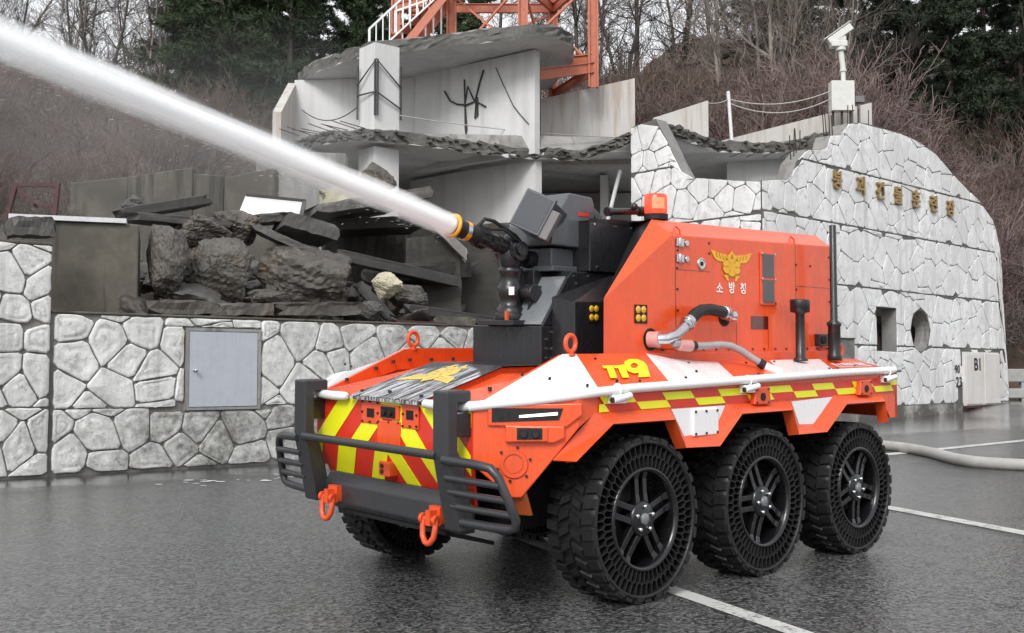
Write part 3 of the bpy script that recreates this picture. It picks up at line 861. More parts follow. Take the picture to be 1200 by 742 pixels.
cable('hanging_cable', 'thin grey cable hanging diagonally near the right end of the upper partition', [[pn(.30, 9.1), pn(.24, 8.6), pn(.16, 8.0), pn(.11, 7.75), pn(.04, 7.45)]], .011, M['cable'])
cable('hanging_cable', 'thin black cable drooping across the left back wall of the upper room', [sag((-5.4, 27.1, 7.85), (-3.6, 24.6, 7.3), .3)], .014, M['cable'])
cable('wire', 'pale wire stretched across the upper storey to the rusty parapet', [sag((-2.6, 24.2, 7.0), (3.0, 26.3, 6.95), .10, 8)], .012, M['rope'])

# white leaning pole in the dark room
b = MB(); b.cyl((2.62, 25.6, 6.0), (2.25, 25.7, 4.5), .05, n=8)
tag(b.build('leaning_pole', M['rail_white']), 'white pole leaning in the dark opening beside the stone faced corner', 'pole')

# steel stair tower behind the roof
def tower():
    root = empty('stair_tower', (.24, 26.5, 8.95)); tag(root, 'faded orange steel stair tower rising behind the broken roof slab', 'tower')
    o = np.array([.24, 26.5, 8.95]); P = lambda x, y, z: np.array([x, y, z]) - o
    for x, y, z0 in ((.27, 26.2, 8.95), (1.98, 25.7, 8.05), (-1.55, 26.9, 8.95), (1.1, 28.1, 6.6), (-3.1, 28.1, 8.95)):
        b = MB(); h = 15.0; b.bar(P(x, y, z0), P(x, y, h), .21, .045, (0, 1, 0)); b.bar(P(x - .105, y, z0), P(x - .105, y, h), .04, .22, (0, 1, 0)); b.bar(P(x + .105, y, z0), P(x + .105, y, h), .04, .22, (0, 1, 0))
        b.build('post', M['tower'], root)
    def beam(p, q, w=.09, h=.22):
        b = MB(); p, q = P(*p), P(*q); b.bar(p, q, .03, h); up = np.array([0, 0, h / 2]); b.bar(p + up, q + up, w, .025); b.bar(p - up, q - up, w, .025); b.build('beam', M['tower'], root)
    beam((.3, 27.3, 9.05), (1.98, 25.7, 8.75), .11, .24); beam((.5, 24.9, 8.12), (1.98, 25.7, 8.55), .11, .24); beam((1.1, 28.1, 8.5), (1.98, 25.7, 8.5))
    for z in (10.85, 13.0):
        beam((.27, 26.2, z), (1.98, 25.7, z)); beam((-1.55, 26.9, z), (.27, 26.2, z)); beam((.27, 26.2, z), (1.1, 28.1, z)); beam((-1.55, 26.9, z), (-3.1, 28.1, z)); beam((-3.1, 28.1, z), (1.1, 28.1, z)); beam((1.98, 25.7, z), (1.1, 28.1, z))
    def brace(p, q):
        b = MB(); b.bar(P(*p), P(*q), .055, .055); b.build('brace', M['tower'], root)
    brace((.27, 26.2, 9.2), (1.98, 25.7, 10.7)); brace((1.98, 25.7, 8.6), (1.1, 28.1, 10.3)); brace((-1.55, 26.9, 10.8), (.2, 26.2, 9.1)); brace((.27, 26.2, 10.8), (1.1, 28.1, 8.6)); brace((-3.1, 28.1, 9), (1.1, 28.1, 10.7)); brace((-1.5, 26.9, 9.1), (.2, 26.2, 10.8)); brace((.3, 26.2, 10.9), (1.98, 25.7, 12.9))
    # stair flight with white railing
    p0, p1 = np.array([-3.5, 26.2, 9.0]), np.array([-.5, 26.2, 12.0])
    for dy in (0, .8):
        b = MB(); b.bar(p0 + (0.6, dy, -.05) - o, p1 + (0, dy, 0) - o, .05, .20); b.build('stringer', M['tower'], root)
    for k in range(13):
        c = p0 + (p1 - p0) * ((k + .5) / 13) - o; b = MB(); b.box(c[0] - .12, c[0] + .12, c[1] + .03, c[1] + .77, c[2] - .02, c[2] + .02); b.build('tread', M['tower'], root)
    rail = MB(); q0, q1 = np.array([-3.55, 26.15, 9.65]) - o, np.array([-.7, 26.15, 12.35]) - o
    rail.bar(q0, q1, .05, .05); rail.bar(q0 - (0, 0, .78), q1 - (0, 0, .78), .04, .04); rail.build('handrail', M['rail_white'], root)
    for k in range(18):
        c = q0 + (q1 - q0) * (k / 17); b = MB(); b.bar(c - (0, 0, .78), c, .03 if k % 6 else .055, .03 if k % 6 else .055, (1, 0, 0)); b.build('baluster', M['rail_white'], root)
    fence = MB(); r0, r1 = np.array([-3.0, 26.9, 10.35]) - o, np.array([-1.8, 26.7, 10.7]) - o
    for k in range(7):
        c = r0 + (r1 - r0) * k / 6; b = MB(); b.bar(c - (0, 0, 1.4), c, .04, .04, (1, 0, 0)); b.build('baluster', M['rail_white'], root)
    fence.bar(r0, r1, .05, .05); fence.build('handrail', M['rail_white'], root)
tower()

# security camera on its pole
def cctv():
    root = empty('security_camera', (8.32, 26.6, 6.58)); tag(root, 'off white security camera on a short pole above a grey box on the ruined roof', 'camera')
    B = MB(); B.box(-.29, .29, -.15, .15, 1.10, 1.86); B.build('control_box', M['camera_white'], root, bevel=.015)
    for x in (-.22, .22, .0):
        b = MB(); b.bar((x, 0, 0), (x, 0, 1.1), .05, .05, (1, 0, 0)); b.build('leg', M['rebar'], root)
    B = MB(); B.box(.32, .55, -.1, .1, 1.32, 1.48); B.box(.40, .46, -.04, .04, 0, 1.32); B.build('junction_box', M['mesh_grey'], root, bevel=.01)
    B = MB(); B.cyl((.05, 0, 1.86), (.05, 0, 2.12), .06, n=12); B.cyl((.05, 0, 2.12), (.05, 0, 2.18), .085, n=12); B.cyl((.05, 0, 2.18), (.0, 0, 2.68), .07, n=12); B.cyl((0, 0, 2.66), (0, 0, 2.74), .13, n=14); B.build('pole', M['camera_white'], root)
    B = MB(); B.box(-.26, .14, -.13, .13, 2.74, 2.90); B.box(-.12, .12, -.1, .1, 2.90, 3.02); B.build('bracket', M['camera_white'], root, bevel=.02)
    a = R(35); d = np.array([math.cos(a), -.1, math.sin(a)]); d /= np.linalg.norm(d); s = np.array([.1, 1, 0]); s = s - d * (s @ d); s /= np.linalg.norm(s); u = np.cross(d, s)
    B = MB(); B.obox((-.02, 0, 3.07), d * .34, s * .11, u * .09); B.obox(np.array([-.04, 0, 3.07]) - u * -.105, d * .40, s * .13, u * .012); B.build('housing', M['camera_white'], root, bevel=.012)
    B = MB(); B.cyl(np.array([-.02, 0, 3.07]) + d * .34, np.array([-.02, 0, 3.07]) + d * .36, .07, n=14); B.build('lens', M['dark'], root)
    for sx in (-1, 1):
        B = MB(); B.tube([(0, .02, 2.7), (sx * .2, .02, 2.62), (sx * .25, .02, 2.5), (sx * .15, .02, 2.42), (sx * .06, .02, 2.45)], .012, 6); B.build('lead', M['cable'], root)
cctv()
b = MB(); b.cyl((5.60, 26.8, 6.58), (5.50, 26.8, 8.25), .045, n=10)
tag(b.build('marker_post', M['rail_white']), 'thin white post standing on the broken roof edge', 'post')
cable('wire', 'upper pale wire sagging from the white roof post to the camera box', [sag((5.52, 26.8, 8.05), (8.03, 26.6, 8.2), .22)], .014, M['rope'])
cable('wire', 'lower pale wire sagging from the white roof post to the camera box', [sag((5.52, 26.8, 7.95), (8.03, 26.6, 8.0), .30)], .014, M['rope'])
cable('wire', 'short pale wire from the small parapet to the white roof post', [sag((4.86, 26.2, 7.8), (5.52, 26.8, 8.05), .05, 6)], .012, M['rope'])

# guardrail beyond the building's right end
def guardrail():
    root = empty('guardrail', (15.2, 32.9, .2)); tag(root, 'concrete and steel guardrail beyond the far end of the stone facade', 'guardrail')
    for z0, z1, th, nm in ((.12, .42, .28, 'base_beam'), (.62, 1.02, .2, 'top_beam')):
        MB().box(0, 14, 0, th, z0, z1).build(nm, M['guard'], root, bevel=.03)
    for k in range(6): MB().box(.5 + 2.6 * k, .8 + 2.6 * k, .03, .2, -.3, .62).build('post', M['guard'], root)
guardrail()

# ================================================================== FIRE ROBOT
YAW = R(223.56)
_fw = np.array([math.cos(YAW), math.sin(YAW)]); _lf = np.array([-_fw[1], _fw[0]])
TO = np.array([.656, 5.159]) - _lf * 2.049 / 2
V = empty('fire_robot', (TO[0], TO[1], 0), YAW)       # local x forward, y towards its left flank, z up; front axle at x = 0
tag(V, 'six wheeled orange unmanned firefighting vehicle spraying water from its roof cannon', 'fire robot')
def T(mb, name, mats, bevel=0.0, parent=None, label=None, shear=True, **kw):
    o = mb.build(name, mats, parent or V, shear=shear, bevel=bevel, **kw)
    if name.endswith('_bolt') or name in ('panel_seam', 'lens', 'lifting_ring'): o['kind'] = 'stuff'      # a few pixels each
    if label: o['label'] = label
    return o
def mir(pts): return [(x, -y, z) for x, y, z in pts]
SIDES = (1, -1)

# ---- wheels
def wheel_proto():
    w = MB()
    prof = [(.360, -.29), (.374, -.293), (.383, -.27), (.384, -.035), (.378, -.010), (.362, -.006), (.360, -.02)]
    w.lathe(prof, (0, 0, 0), (0, 1, 0), 72, closed=True)
    me = w.mesh('tyre', M['rubber']); wh = link_mesh('wheel', me)
    g = np.random.default_rng(2)
    t = MB(); n = 34
    def block(a0, a1, y0, y1, r0, r1, skew=0.0):
        vs = []
        for r in (r0, r1):
            k = 0.0 if r == r0 else .012
            for (a, y) in ((a0 + k, y0), (a1 - k, y0), (a1 - k + skew, y1), (a0 + k + skew, y1)):
                vs.append((r * math.cos(a), y, r * math.sin(a)))
        t.add(vs, [(3, 2, 1, 0), (4, 5, 6, 7), (0, 1, 5, 4), (1, 2, 6, 5), (2, 3, 7, 6), (3, 0, 4, 7)])
    da = 2 * math.pi / n
    for i in range(n):
        a = i * da
        block(a, a + da * .72, -.075, -.008, .380, .399 - (i % 2) * .004, .02)
        block(a + da * .5, a + da * 1.2, -.292, -.225, .378, .402, -.02)
        block(a + da * .25, a + da * .85, -.145, -.085, .380, .401, -.07)
        block(a + da * .05, a + da * .66, -.215, -.155, .380, .401, .07)
        if i % 2 == 0:   # shoulder lugs
            block(a, a + da * .7, -.012, -.002, .368, .388)
    o = link_mesh('tread', t.mesh('tread', M['rubber']), wh); o['kind'] = 'stuff'
    s = MB(); n = 54
    for i in range(n):
        a = 2 * math.pi * i / n; d = 2 * math.pi / n
        for path in ([(.249, a), (.296, a)], [(.296, a), (.314, a + .5 * d), (.361, a + .5 * d)], [(.296, a + d), (.314, a + .5 * d)]):
            for (r0, a0), (r1, a1) in zip(path[:-1], path[1:]):
                p0 = np.array([r0 * math.cos(a0), 0, r0 * math.sin(a0)]); p1 = np.array([r1 * math.cos(a1), 0, r1 * math.sin(a1)])
                e = p1 - p0; q = np.cross(e, (0, 1, 0)); q = q / np.linalg.norm(q) * .0024
                s.prism([p0 - q + (0, -.014, 0), p1 - q + (0, -.014, 0), p1 + q + (0, -.014, 0), p0 + q + (0, -.014, 0)], (0, -.25, 0))
    o = link_mesh('spoke_web', s.mesh('spoke_web', M['rubber']), wh); o['kind'] = 'stuff'
    r = MB()
    r.lathe([(.225, -.03), (.232, -.012), (.244, -.010), (.250, -.018), (.250, -.28), (.240, -.28), (.226, -.10), (.222, -.05)], (0, 0, 0), (0, 1, 0), 64, closed=True)
    link_mesh('rim', r.mesh('rim', M['rim']), wh)
    for i in range(5):
        a = 2 * math.pi * (i + .25) / 5
        b = MB()
        for off in (-.030, .030):
            u = np.array([math.cos(a), 0, math.sin(a)]); q = np.array([-math.sin(a), 0, math.cos(a)])
            b.loft([[u * rr + q * (off + s * w) + np.array([0, y, 0]) for s, y in ((-1, -.075), (1, -.075), (1, y0), (-1, y0))] for rr, w, y0 in ((.055, .017, -.035), (.12, .014, -.045), (.19, .015, -.050), (.232, .021, -.040))], True, False)
        o = link_mesh('rim_spoke', b.mesh('rim_spoke', M['rim']), wh)
        m = o.modifiers.new('bevel', 'BEVEL'); m.width = .003; m.segments = 2
    h = MB(); h.lathe([(.0, -.028), (.075, -.028), (.086, -.036), (.086, -.10), (.03, -.10)], (0, 0, 0), (0, 1, 0), 30)
    link_mesh('hub', h.mesh('hub', M['rim']), wh)
    h = MB(); h.lathe([(.0, -.014), (.024, -.014), (.028, -.018), (.028, -.03)], (0, 0, 0), (0, 1, 0), 20); link_mesh('hub_cap', h.mesh('hub_cap', M['plate_grey']), wh)
    nut = MB(); nut.lathe([(.0, .016), (.008, .015), (.0115, .009), (.0115, 0)], (0, -.028, 0), (0, 1, 0), 10); nm = nut.mesh('lug_nut', M['steel'])
    for i in range(5):
        a = 2 * math.pi * (i + .25) / 5; link_mesh('lug_nut', nm, wh, (.060 * math.cos(a), 0, .060 * math.sin(a)))
    d = MB(); d.lathe([(.0, -.13), (.155, -.13), (.155, -.15), (.0, -.15)], (0, 0, 0), (0, 1, 0), 30); link_mesh('brake_disc', d.mesh('brake_disc', M['dark']), wh)
    c = MB(); c.obox((.155, -.125, .06), (.02, 0, -.012), (0, .02, 0), (.03, 0, .045)); o = link_mesh('brake_caliper', c.mesh('brake_caliper', M['steel']), wh)
    return wh
W0 = wheel_proto(); W0.parent = V; W0.location = (0, 1.0245, .398)
first = True
for i, x in enumerate((0.0, -1.022, -2.048)):
    for sgn in SIDES:
        if i == 0 and sgn == 1: continue
        c = copy_tree(W0, V); c.location = (x, sgn * 1.0245, .398)
        c.rotation_euler = (0, .35 * i + (.2 if sgn < 0 else 0), 0 if sgn > 0 else math.pi)
        if sgn < 0: c.rotation_euler = (0, .4 * i, math.pi)
for x in (0.0, -1.022, -2.048):
    a = MB(); a.cyl((x, -.86, .398), (x, .86, .398), .055, n=12); a.bar((x, -.75, .5), (x, .75, .5), .12, .08); T(a, 'axle', M['dark'], shear=False)
    for s in SIDES:
        a = MB(); a.bar((x + .1, s * .35, .42), (x + .04, s * .78, .36), .05, .05); a.bar((x - .1, s * .35, .42), (x - .04, s * .78, .36), .05, .05); a.cyl((x, s * .6, .45), (x, s * .52, .85), .04, n=10); T(a, 'suspension_arm', M['dark'], shear=False)

# ---- underbody and wheel-well lining
u = MB(); u.box(-2.55, .50, -.52, .52, .36, 1.02); u.box(-2.50, .44, -.95, .95, .985, 1.03)
u.box(-.60, -.31, -.93, .93, .80, 1.0); u.box(-1.58, -1.38, -.93, .93, .80, 1.0)
T(u, 'underbody', M['dark'])

# ---- hull: side panels, nose panels, chamfered upper panels, rear
NC = (.785, .635)                                      # nose corner (x, y)
def nose(s, z, out=0.0): return (.785 - .698 * s + .716 * out, .635 + .716 * s + .698 * out, z)
OUT = [(.345, .955), (-.206, .958), (-.321, .812), (-.582, .825), (-.691, .958), (-1.312, .945), (-1.398, .811), (-1.555, .803), (-1.791, .965), (-2.381, .946), (-2.50, .80)]
FL_O = [(.53, .90, .746)] + [(x, .985, z) for x, z in OUT[:-1]] + [(-2.46, .985, .80)]
FL_I = [(.50, 1.01, .755), (.277, 1.035, .913), (-.188, 1.035, .909), (-.275, 1.035, .768), (-.556, 1.035, .757), (-.76, 1.035, .912), (-1.256, 1.035, .909), (-1.315, 1.035, .772), (-1.619, 1.035, .769), (-1.85, 1.035, .921), (-2.326, 1.035, .916), (-2.365, 1.035, .785)]
RAILZ = [(.444, 1.05), (-.2, 1.07), (-1.0, 1.083), (-1.8, 1.10), (-2.60, 1.10)]
for sg in SIDES:
    S = (lambda P: [(x, sg * y, z) for x, y, z in P])
    b = MB()
    side = [(.444, .985, 1.055)] + [(x, .985, z) for x, z in RAILZ[1:]] + [(-2.60, .985, .80)] + [(x, .985, z) for x, z in OUT[::-1]] + [(.444, .985, .90)]
    b.prism(S(side), (0, -sg * .03, 0))
    T(b, 'side_panel', M['orange'])
    b = MB(); b.prism(S([nose(0, .985), nose(0, .72), nose(.173, .575), nose(.225, .575), nose(.365, .745), nose(.49, .90), nose(.49, 1.055)]), (-.02, -sg * .02, 0))
    # raised brow with the head lamp and the shelf with the small camera
    b.prism(S([nose(.07, .995, .0), nose(.07, .90, .0), nose(.43, .90, 0), nose(.50, .955, 0), nose(.50, 1.01, 0)]), (.010, sg * .012, 0))
    b.prism(S([nose(.15, .905, .0), nose(.15, .828, .0), nose(.37, .828, 0), nose(.42, .85, 0), nose(.42, .905, 0)]), (.017, sg * .019, 0))
    T(b, 'nose_panel', M['orange'], bevel=.006)
    # flares over the wheels
    b = MB()
    o_, i_ = S(FL_O), S(FL_I); n = len(o_)
    mid = [(x, y + sg * .004, z - .002) for x, y, z in i_]
    ret = [(x, y - sg * .06, z - .012) for x, y, z in i_]
    vs = o_ + mid + ret
    b.add(vs, [(k, k + 1, n + k + 1, n + k) for k in range(n - 1)] + [(n + k, n + k + 1, 2 * n + k + 1, 2 * n + k) for k in range(n - 1)])
    o = T(b, 'wheel_arch', M['orange_trim'], merge=True)
    sol = o.modifiers.new('solid', 'SOLIDIFY'); sol.thickness = .012; sol.offset = 0
    # white triangular inserts between the arches
    for pts in ([(-.222, .953), (-.330, .806), (-.575, .818), (-.680, .953)], [(-1.325, .948), (-1.402, .815), (-1.552, .808), (-1.775, .960)]):
        b = MB(); b.prism(S([(x, .986, z) for x, z in pts]), (0, sg * .006, 0)); T(b, 'white_insert', M['white'])
    b = MB(); b.box(-.60, -.385, .99 if sg > 0 else -1.008, 1.008 if sg > 0 else -.99, .808, .945)
    T(b, 'inspection_cover', M['white'], bevel=.006)
    b = MB()
    for x in (-.585, -.49, -.40):
        for z in (.820, .933): b.cyl((x, sg * 1.006, z), (x, sg * 1.013, z), .007, n=8)
    T(b, 'cover_bolt', M['black'])
    # chequered band: one red band, yellow cells proud of it
    def band(x): return .963 - .0015 * 0, 1.036
    b = MB(); b.prism(S([(.33, .986, 1.040), (-2.585, .986, 1.040 + .02), (-2.585, .986, .962), (.24, .986, .962)]), (0, sg * .004, 0)); T(b, 'red_band', M['red'])
    wx = .232; k = 0; x0 = .315
    for row, (za, zb) in enumerate(((1.000, 1.038), (.963, 1.000))):
        for k in range(-1, 14):
            if (k + row) % 2: continue
            xa = x0 - wx * k - (.035 if row else 0); xb = xa - wx; sk = .035
            q = []
            for (x, z) in ((xa, zb), (xb, zb), (xb - sk, za), (xa - sk, za)):
                q.append((min(max(x, -2.58), .315), .9905, z + .0045 * (-x) * .8))
            if abs(q[0][0] - q[1][0]) < .03: continue
            b = MB(); b.prism(S(q), (0, sg * .0025, 0)); T(b, 'yellow_cell', M['yellow'])
    # rail tube along the hull edge
    b = MB(); path = [(.80, .625, .985), (.72, .705, .998), (.60, .835, 1.018), (.47, .96, 1.042), (.36, 1.0, 1.055), (.1, 1.005, 1.067), (-.9, 1.005, 1.085), (-1.8, 1.005, 1.103), (-2.52, 1.005, 1.108)]
    b.tube(S(path), .023, 12); T(b, 'edge_rail', M['white'])
    b = MB(); b.cyl((-2.52, sg * 1.005, 1.108), (-2.60, sg * 1.005, 1.109), .019, n=10); b.cyl((-2.60, sg * 1.005, 1.115), (-2.66, sg * 1.005, 1.125), .012, n=8); T(b, 'rail_end', M['steel'])
    for x, z in ((.21, 1.03), (-.86, 1.045), (-2.42, 1.06)):
        b = MB(); b.box(x - .055, x + .045, *sorted((sg * .985, sg * 1.025)), z - .03, z + .012); b.cyl((x + .045, sg * 1.025, z - .012), (x - .075, sg * 1.03, z + .006), .017, n=10); b.torus((x - .01, sg * 1.005, z + .035), (1, 0, 0), .026, .006, 16, 6)
        br = T(b, 'rail_bracket', M['white'], bevel=.003)
        b = MB(); b.cyl((x + .05, sg * 1.02, z - .012), (x + .05, sg * 1.034, z - .012), .014, n=10); T(b, 'bracket_bolt', M['black'], parent=br, shear=True)
    # chamfered upper panels
    def inner(x):  # ridge line
        return np.interp(-x, [-.20, .44, .75, 1.10, 1.65, 2.22, 2.74], [1.222, 1.222, 1.180, 1.166, 1.171, 1.171, 1.158])
    def outer(x): return np.interp(-x, [-.444, .2, 1.0, 1.8, 2.6], [1.052, 1.075, 1.088, 1.105, 1.105])
    cuts = [(.10, .30, 'orange', '119 panel'), (-.451, -.235, 'white', None), (-1.102, -.80, 'orange', None), (-1.423, -1.10, 'orange', None), (-1.643, -1.26, 'white', None), (-2.222, -1.84, 'orange', None), (-2.745, -2.42, None, None)]
    # nose wedge
    b = MB(); P = S([(.785, .635, .985), (.444, .985, 1.052), (.30, .985, outer(.30)), (.10, .645, 1.222), (.20, .645, 1.222)])
    b.prism(P, (-.005, 0, -.022)); T(b, 'upper_panel', M['white'])
    for (xi, xo, mat, lab), (xi2, xo2, _, _) in zip(cuts[:-1], cuts[1:]):
        xs_ = [xi + (xi2 - xi) * k / 3 for k in range(4)]; xo_ = [xo + (xo2 - xo) * k / 3 for k in range(4)]
        pts = [(x, .645, inner(x)) for x in xs_] + [(x, .985, outer(x)) for x in xo_[::-1]]
        g_ = .004
        vs = S(pts); b = MB()
        lo = [(x, y, z - .022) for x, y, z in vs]
        q = [(k, k + 1, 6 - k, 7 - k) for k in range(3)]
        b.add(vs + lo, q + [tuple(8 + i for i in f[::-1]) for f in q] + [(i, (i + 1) % 8, 8 + (i + 1) % 8, 8 + i) for i in range(8)])
        T(b, 'upper_panel', M[mat])
    # inner side of the raised rim, beside the hood, and ledge to the cabin
    b = MB(); b.prism(S([(.785, .628, .985), (.20, .642, 1.218), (-.43, .642, 1.218), (-.43, .642, 1.10), (.25, .642, 1.10), (.77, .628, .96)]), (0, -sg * .022, 0)); T(b, 'rim_side', M['orange'])
    # bolts on the panels
    b = MB()
    for x, y in ((.55, .72), (.45, .80), (.32, .92), (.12, .93), (-.05, .93), (-.42, .93), (-.62, .85), (-.75, .7), (-1.1, .92), (-1.32, .69), (-1.36, .75), (-1.62, .69), (-1.9, .9), (-2.0, .9), (.02, .70), (-2.3, .85)):
        zz = outer(x) + (.985 - y) * (inner(x) - outer(x)) / .34 if x < .1 else (1.075 + (.985 - y) * .45 - max(0, x - .2) * .18)
        b.cyl((x, sg * y, zz - .006), (x, sg * (y + .004), zz + .007), .007, n=7)
    T(b, 'panel_bolt', M['black'])
    # lifting eyes
    for (x, y, z) in ((.13, .635, 1.275), (-2.45, .66, 1.225)):
        b = MB(); b.torus((x, sg * y, z), (0, 1, 0), .036, .012, 24, 10, sx=1.0, sy=1.15); b.cyl((x, sg * y, z - .07), (x, sg * y, z - .04), .018, n=10); b.cyl((x, sg * y, z - .062), (x, sg * y, z - .052), .026, n=12); T(b, 'lifting_eye', M['orange_trim'])

# rear wall and deck
b = MB(); b.prism([(-2.60, -.985, .80), (-2.60, .985, .80), (-2.60, .985, 1.10), (-2.72, .645, 1.155), (-2.72, -.645, 1.155), (-2.60, -.985, 1.10)], (.03, 0, 0)); T(b, 'rear_panel', M['orange'])
b = MB(); b.box(-2.72, -.42, -.645, .645, 1.12, 1.165); T(b, 'deck', M['orange'])

# ---- lamps and sensors on the near and far nose
for sg in SIDES:
    S = (lambda P: [(x, sg * y, z) for x, y, z in P])
    b = MB(); b.prism(S([nose(.09, .982, .014), nose(.09, .918, .014), nose(.396, .932, .014), nose(.415, .985, .014)]), (.004, sg * .004, 0)); hl = T(b, 'headlight', M['dark'])
    b = MB(); b.prism(S([nose(.215, .951, .019), nose(.215, .940, .019), nose(.390, .955, .019), nose(.390, .968, .019)]), (.004, sg * .004, 0)); T(b, 'light_strip', M['led'], parent=hl)
    b = MB(); b.prism(S([nose(.185, .90, .026), nose(.185, .832, .026), nose(.345, .836, .026), nose(.345, .900, .026)]), (.006, sg * .006, 0)); cp = T(b, 'side_camera', M['orange'], bevel=.003)
    b = MB(); b.prism(S([nose(.205, .895, .034), nose(.205, .842, .034), nose(.320, .845, .034), nose(.320, .896, .034)]), (.003, sg * .003, 0)); T(b, 'camera_window', M['dark'], parent=cp)
    b = MB()
    for s in (.235, .29):
        p = np.array(nose(s, .868, .036)); p[1] *= sg; b.cyl(p, p + np.array([.010, sg * .010, 0]), .019, .015, n=12)
    T(b, 'lens', M['rubber'], parent=cp)
    b = MB(); c = np.array(nose(.190, .727, 0)); c[1] *= sg; ax = np.array([.716, sg * .698, 0])
    b.lathe([(.0, .006), (.040, .006), (.041, .002), (.046, .002), (.047, .009), (.062, .009), (.066, .004), (.066, 0)], c, ax, 32, smooth=False); pc = T(b, 'port_cover', M['orange_trim'])
    b = MB(); u_, w_ = perp(ax)
    for k in range(6):
        a = math.pi / 3 * k + .3; p = c + .078 * (u_ * math.cos(a) + w_ * math.sin(a)); b.cyl(p, p + ax * .008, .007, n=8)
    T(b, 'cover_bolt', M['black'], parent=pc)

for sg in SIDES:
    b = MB(); b.prism([(.62, sg * .80, .60), (.66, sg * .70, .60), (.62, sg * .70, .49), (.58, sg * .80, .49)], (-.02, 0, 0)); T(b, 'marker_plate', M['marker'])
# ---- front board with chevrons
b = MB(); b.prism([(.785, -.635, .985), (.785, .635, .985), (.79, .635, .732), (.79, -.635, .732)], (-.02, 0, 0)); T(b, 'front_board', M['red'])
b = MB(); b.prism([(.79, -.635, .730), (.79, .635, .730), (.70, .56, .48), (.70, -.56, .48)], (-.02, 0, 0)); T(b, 'lower_front_board', M['red'])
def clip3(P, n, d): return clip_poly([np.array(p, float) for p in P], np.array(n, float), d)
for sg in SIDES:
    for c0, c1 in ((.25, .42), (-.05, .10), (.55, .72)):
        # upper: c = |y| - (.97 - z)
        P = [(c0 + 0, .97), (c1, .97), (c1 + .30, .67), (c0 + .30, .67)]
        P = [(y + (0), z + .0) for y, z in P]
        P = clip3(P, (0, -1), -.736); P = clip3(P, (1, 0), .63); P = clip3(P, (-1, 0), 0.0) if len(P) > 2 else P; P = clip3(P, (0, 1), .983) if len(P) > 2 else P
        if len(P) > 2:
            b = MB(); b.prism([(.7865 + (.983 - z) * .018, sg * y, z) for y, z in P], (.003, 0, 0)); T(b, 'reflective_stripe', M['yellow'])
    for c0, c1 in ((.26, .42), (-.01, .10), (.57, .73)):
        P = [(c0, .728), (c1, .728), (c1 + .16, .48), (c0 + .16, .48)]
        P = clip3(P, (-1, 0), 0.0)
        P = clip3(P, (1, -.30), .63 - .30 * .73) if len(P) > 2 else P
        if len(P) > 2:
            b = MB(); b.prism([(.7915 - (.73 - z) * .36, sg * y, z) for y, z in P], (.003, 0, -.001)); T(b, 'reflective_stripe', M['yellow'])
b = MB(); b.box(.787, .796, -.215, -.062, .852, .972); s1 = T(b, 'sensor_plate', M['orange'], bevel=.003)
b = MB(); b.box(.797, .799, -.165, -.105, .885, .930); T(b, 'sensor_window', M['dark'], parent=s1)
b = MB(); b.box(.787, .796, .122, .252, .850, .985); s2 = T(b, 'sensor_plate', M['orange'], bevel=.003)
b = MB(); b.box(.797, .799, .160, .215, .895, .940); T(b, 'sensor_window', M['dark'], parent=s2)
b = MB(); b.box(.787, .803, -.056, .105, .885, .955); s3 = T(b, 'front_camera', M['orange'], bevel=.004)
b = MB(); b.box(.804, .806, -.038, .080, .893, .948); T(b, 'camera_window', M['dark'], parent=s3)
b = MB()
for y in (-.005, .045): b.cyl((.805, y, .922), (.818, y, .922), .018, .015, n=14)
T(b, 'lens', M['rubber'], parent=s3)
b = MB(); b.box(.787, .800, -.075, .112, .750, .878); T(b, 'front_cover', M['orange'], bevel=.004)
b = MB()
for (y, z) in [(-.205, .962), (-.14, .965), (-.075, .962), (-.205, .91), (-.205, .862), (-.14, .862), (-.072, .91), (-.072, .862), (.132, .975), (.19, .978), (.242, .975), (.132, .86), (.19, .862), (.242, .866), (.242, .92), (.134, .92), (-.065, .758), (.02, .756), (.102, .758), (-.062, .87), (.02, .872), (.1, .872)]:
    b.cyl((.795, y, z), (.803, y, z), .006, n=8)
T(b, 'plate_bolt', M['black'])
b = MB(); b.box(.735, .80, -.06, .03, .600, .672); tb = T(b, 'tow_bracket', M['orange_trim'], bevel=.005)
b = MB(); b.cyl((.80, -.03, .65), (.806, -.03, .65), .012, n=10); b.cyl((.80, -.03, .622), (.806, -.03, .622), .012, n=10); T(b, 'bracket_bolt', M['black'], parent=tb)

# ---- hood
HZ = lambda x: np.interp(-x, [-.815, -.27, .4], [.985, 1.146, 1.15])
b = MB()
for sg in SIDES: b.prism([(.785, sg * .28, HZ(.785) - .004), (.785, sg * .63, HZ(.785) - .002), (.27, sg * .63, 1.142), (-.4, sg * .63, 1.146), (-.4, sg * .28, 1.146), (.27, sg * .28, 1.142)], (0, 0, -.03))
T(b, 'hood', M['orange'])
rib = MB(); n = 23
ys_ = np.linspace(-.29, .29, n * 4 + 1); prof = [.004 if (k % 4) in (1, 2) else 0.0 for k in range(len(ys_))]
xs_ = [.815, .6, .27, -.1, -.4]
top = [[(x, y, HZ(x) + .004 + h) for y, h in zip(ys_, prof)] for x in xs_]
nn = len(ys_)
rib.add([p for r in top for p in r], [(i * nn + j, i * nn + j + 1, (i + 1) * nn + j + 1, (i + 1) * nn + j) for i in range(len(xs_) - 1) for j in range(nn - 1)])
rib.prism([(.815, -.29, HZ(.815) + .004), (.815, .29, HZ(.815) + .004), (.815, .29, HZ(.815) - .012), (.815, -.29, HZ(.815) - .012)], (.012, 0, 0))
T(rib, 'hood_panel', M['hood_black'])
b = MB()
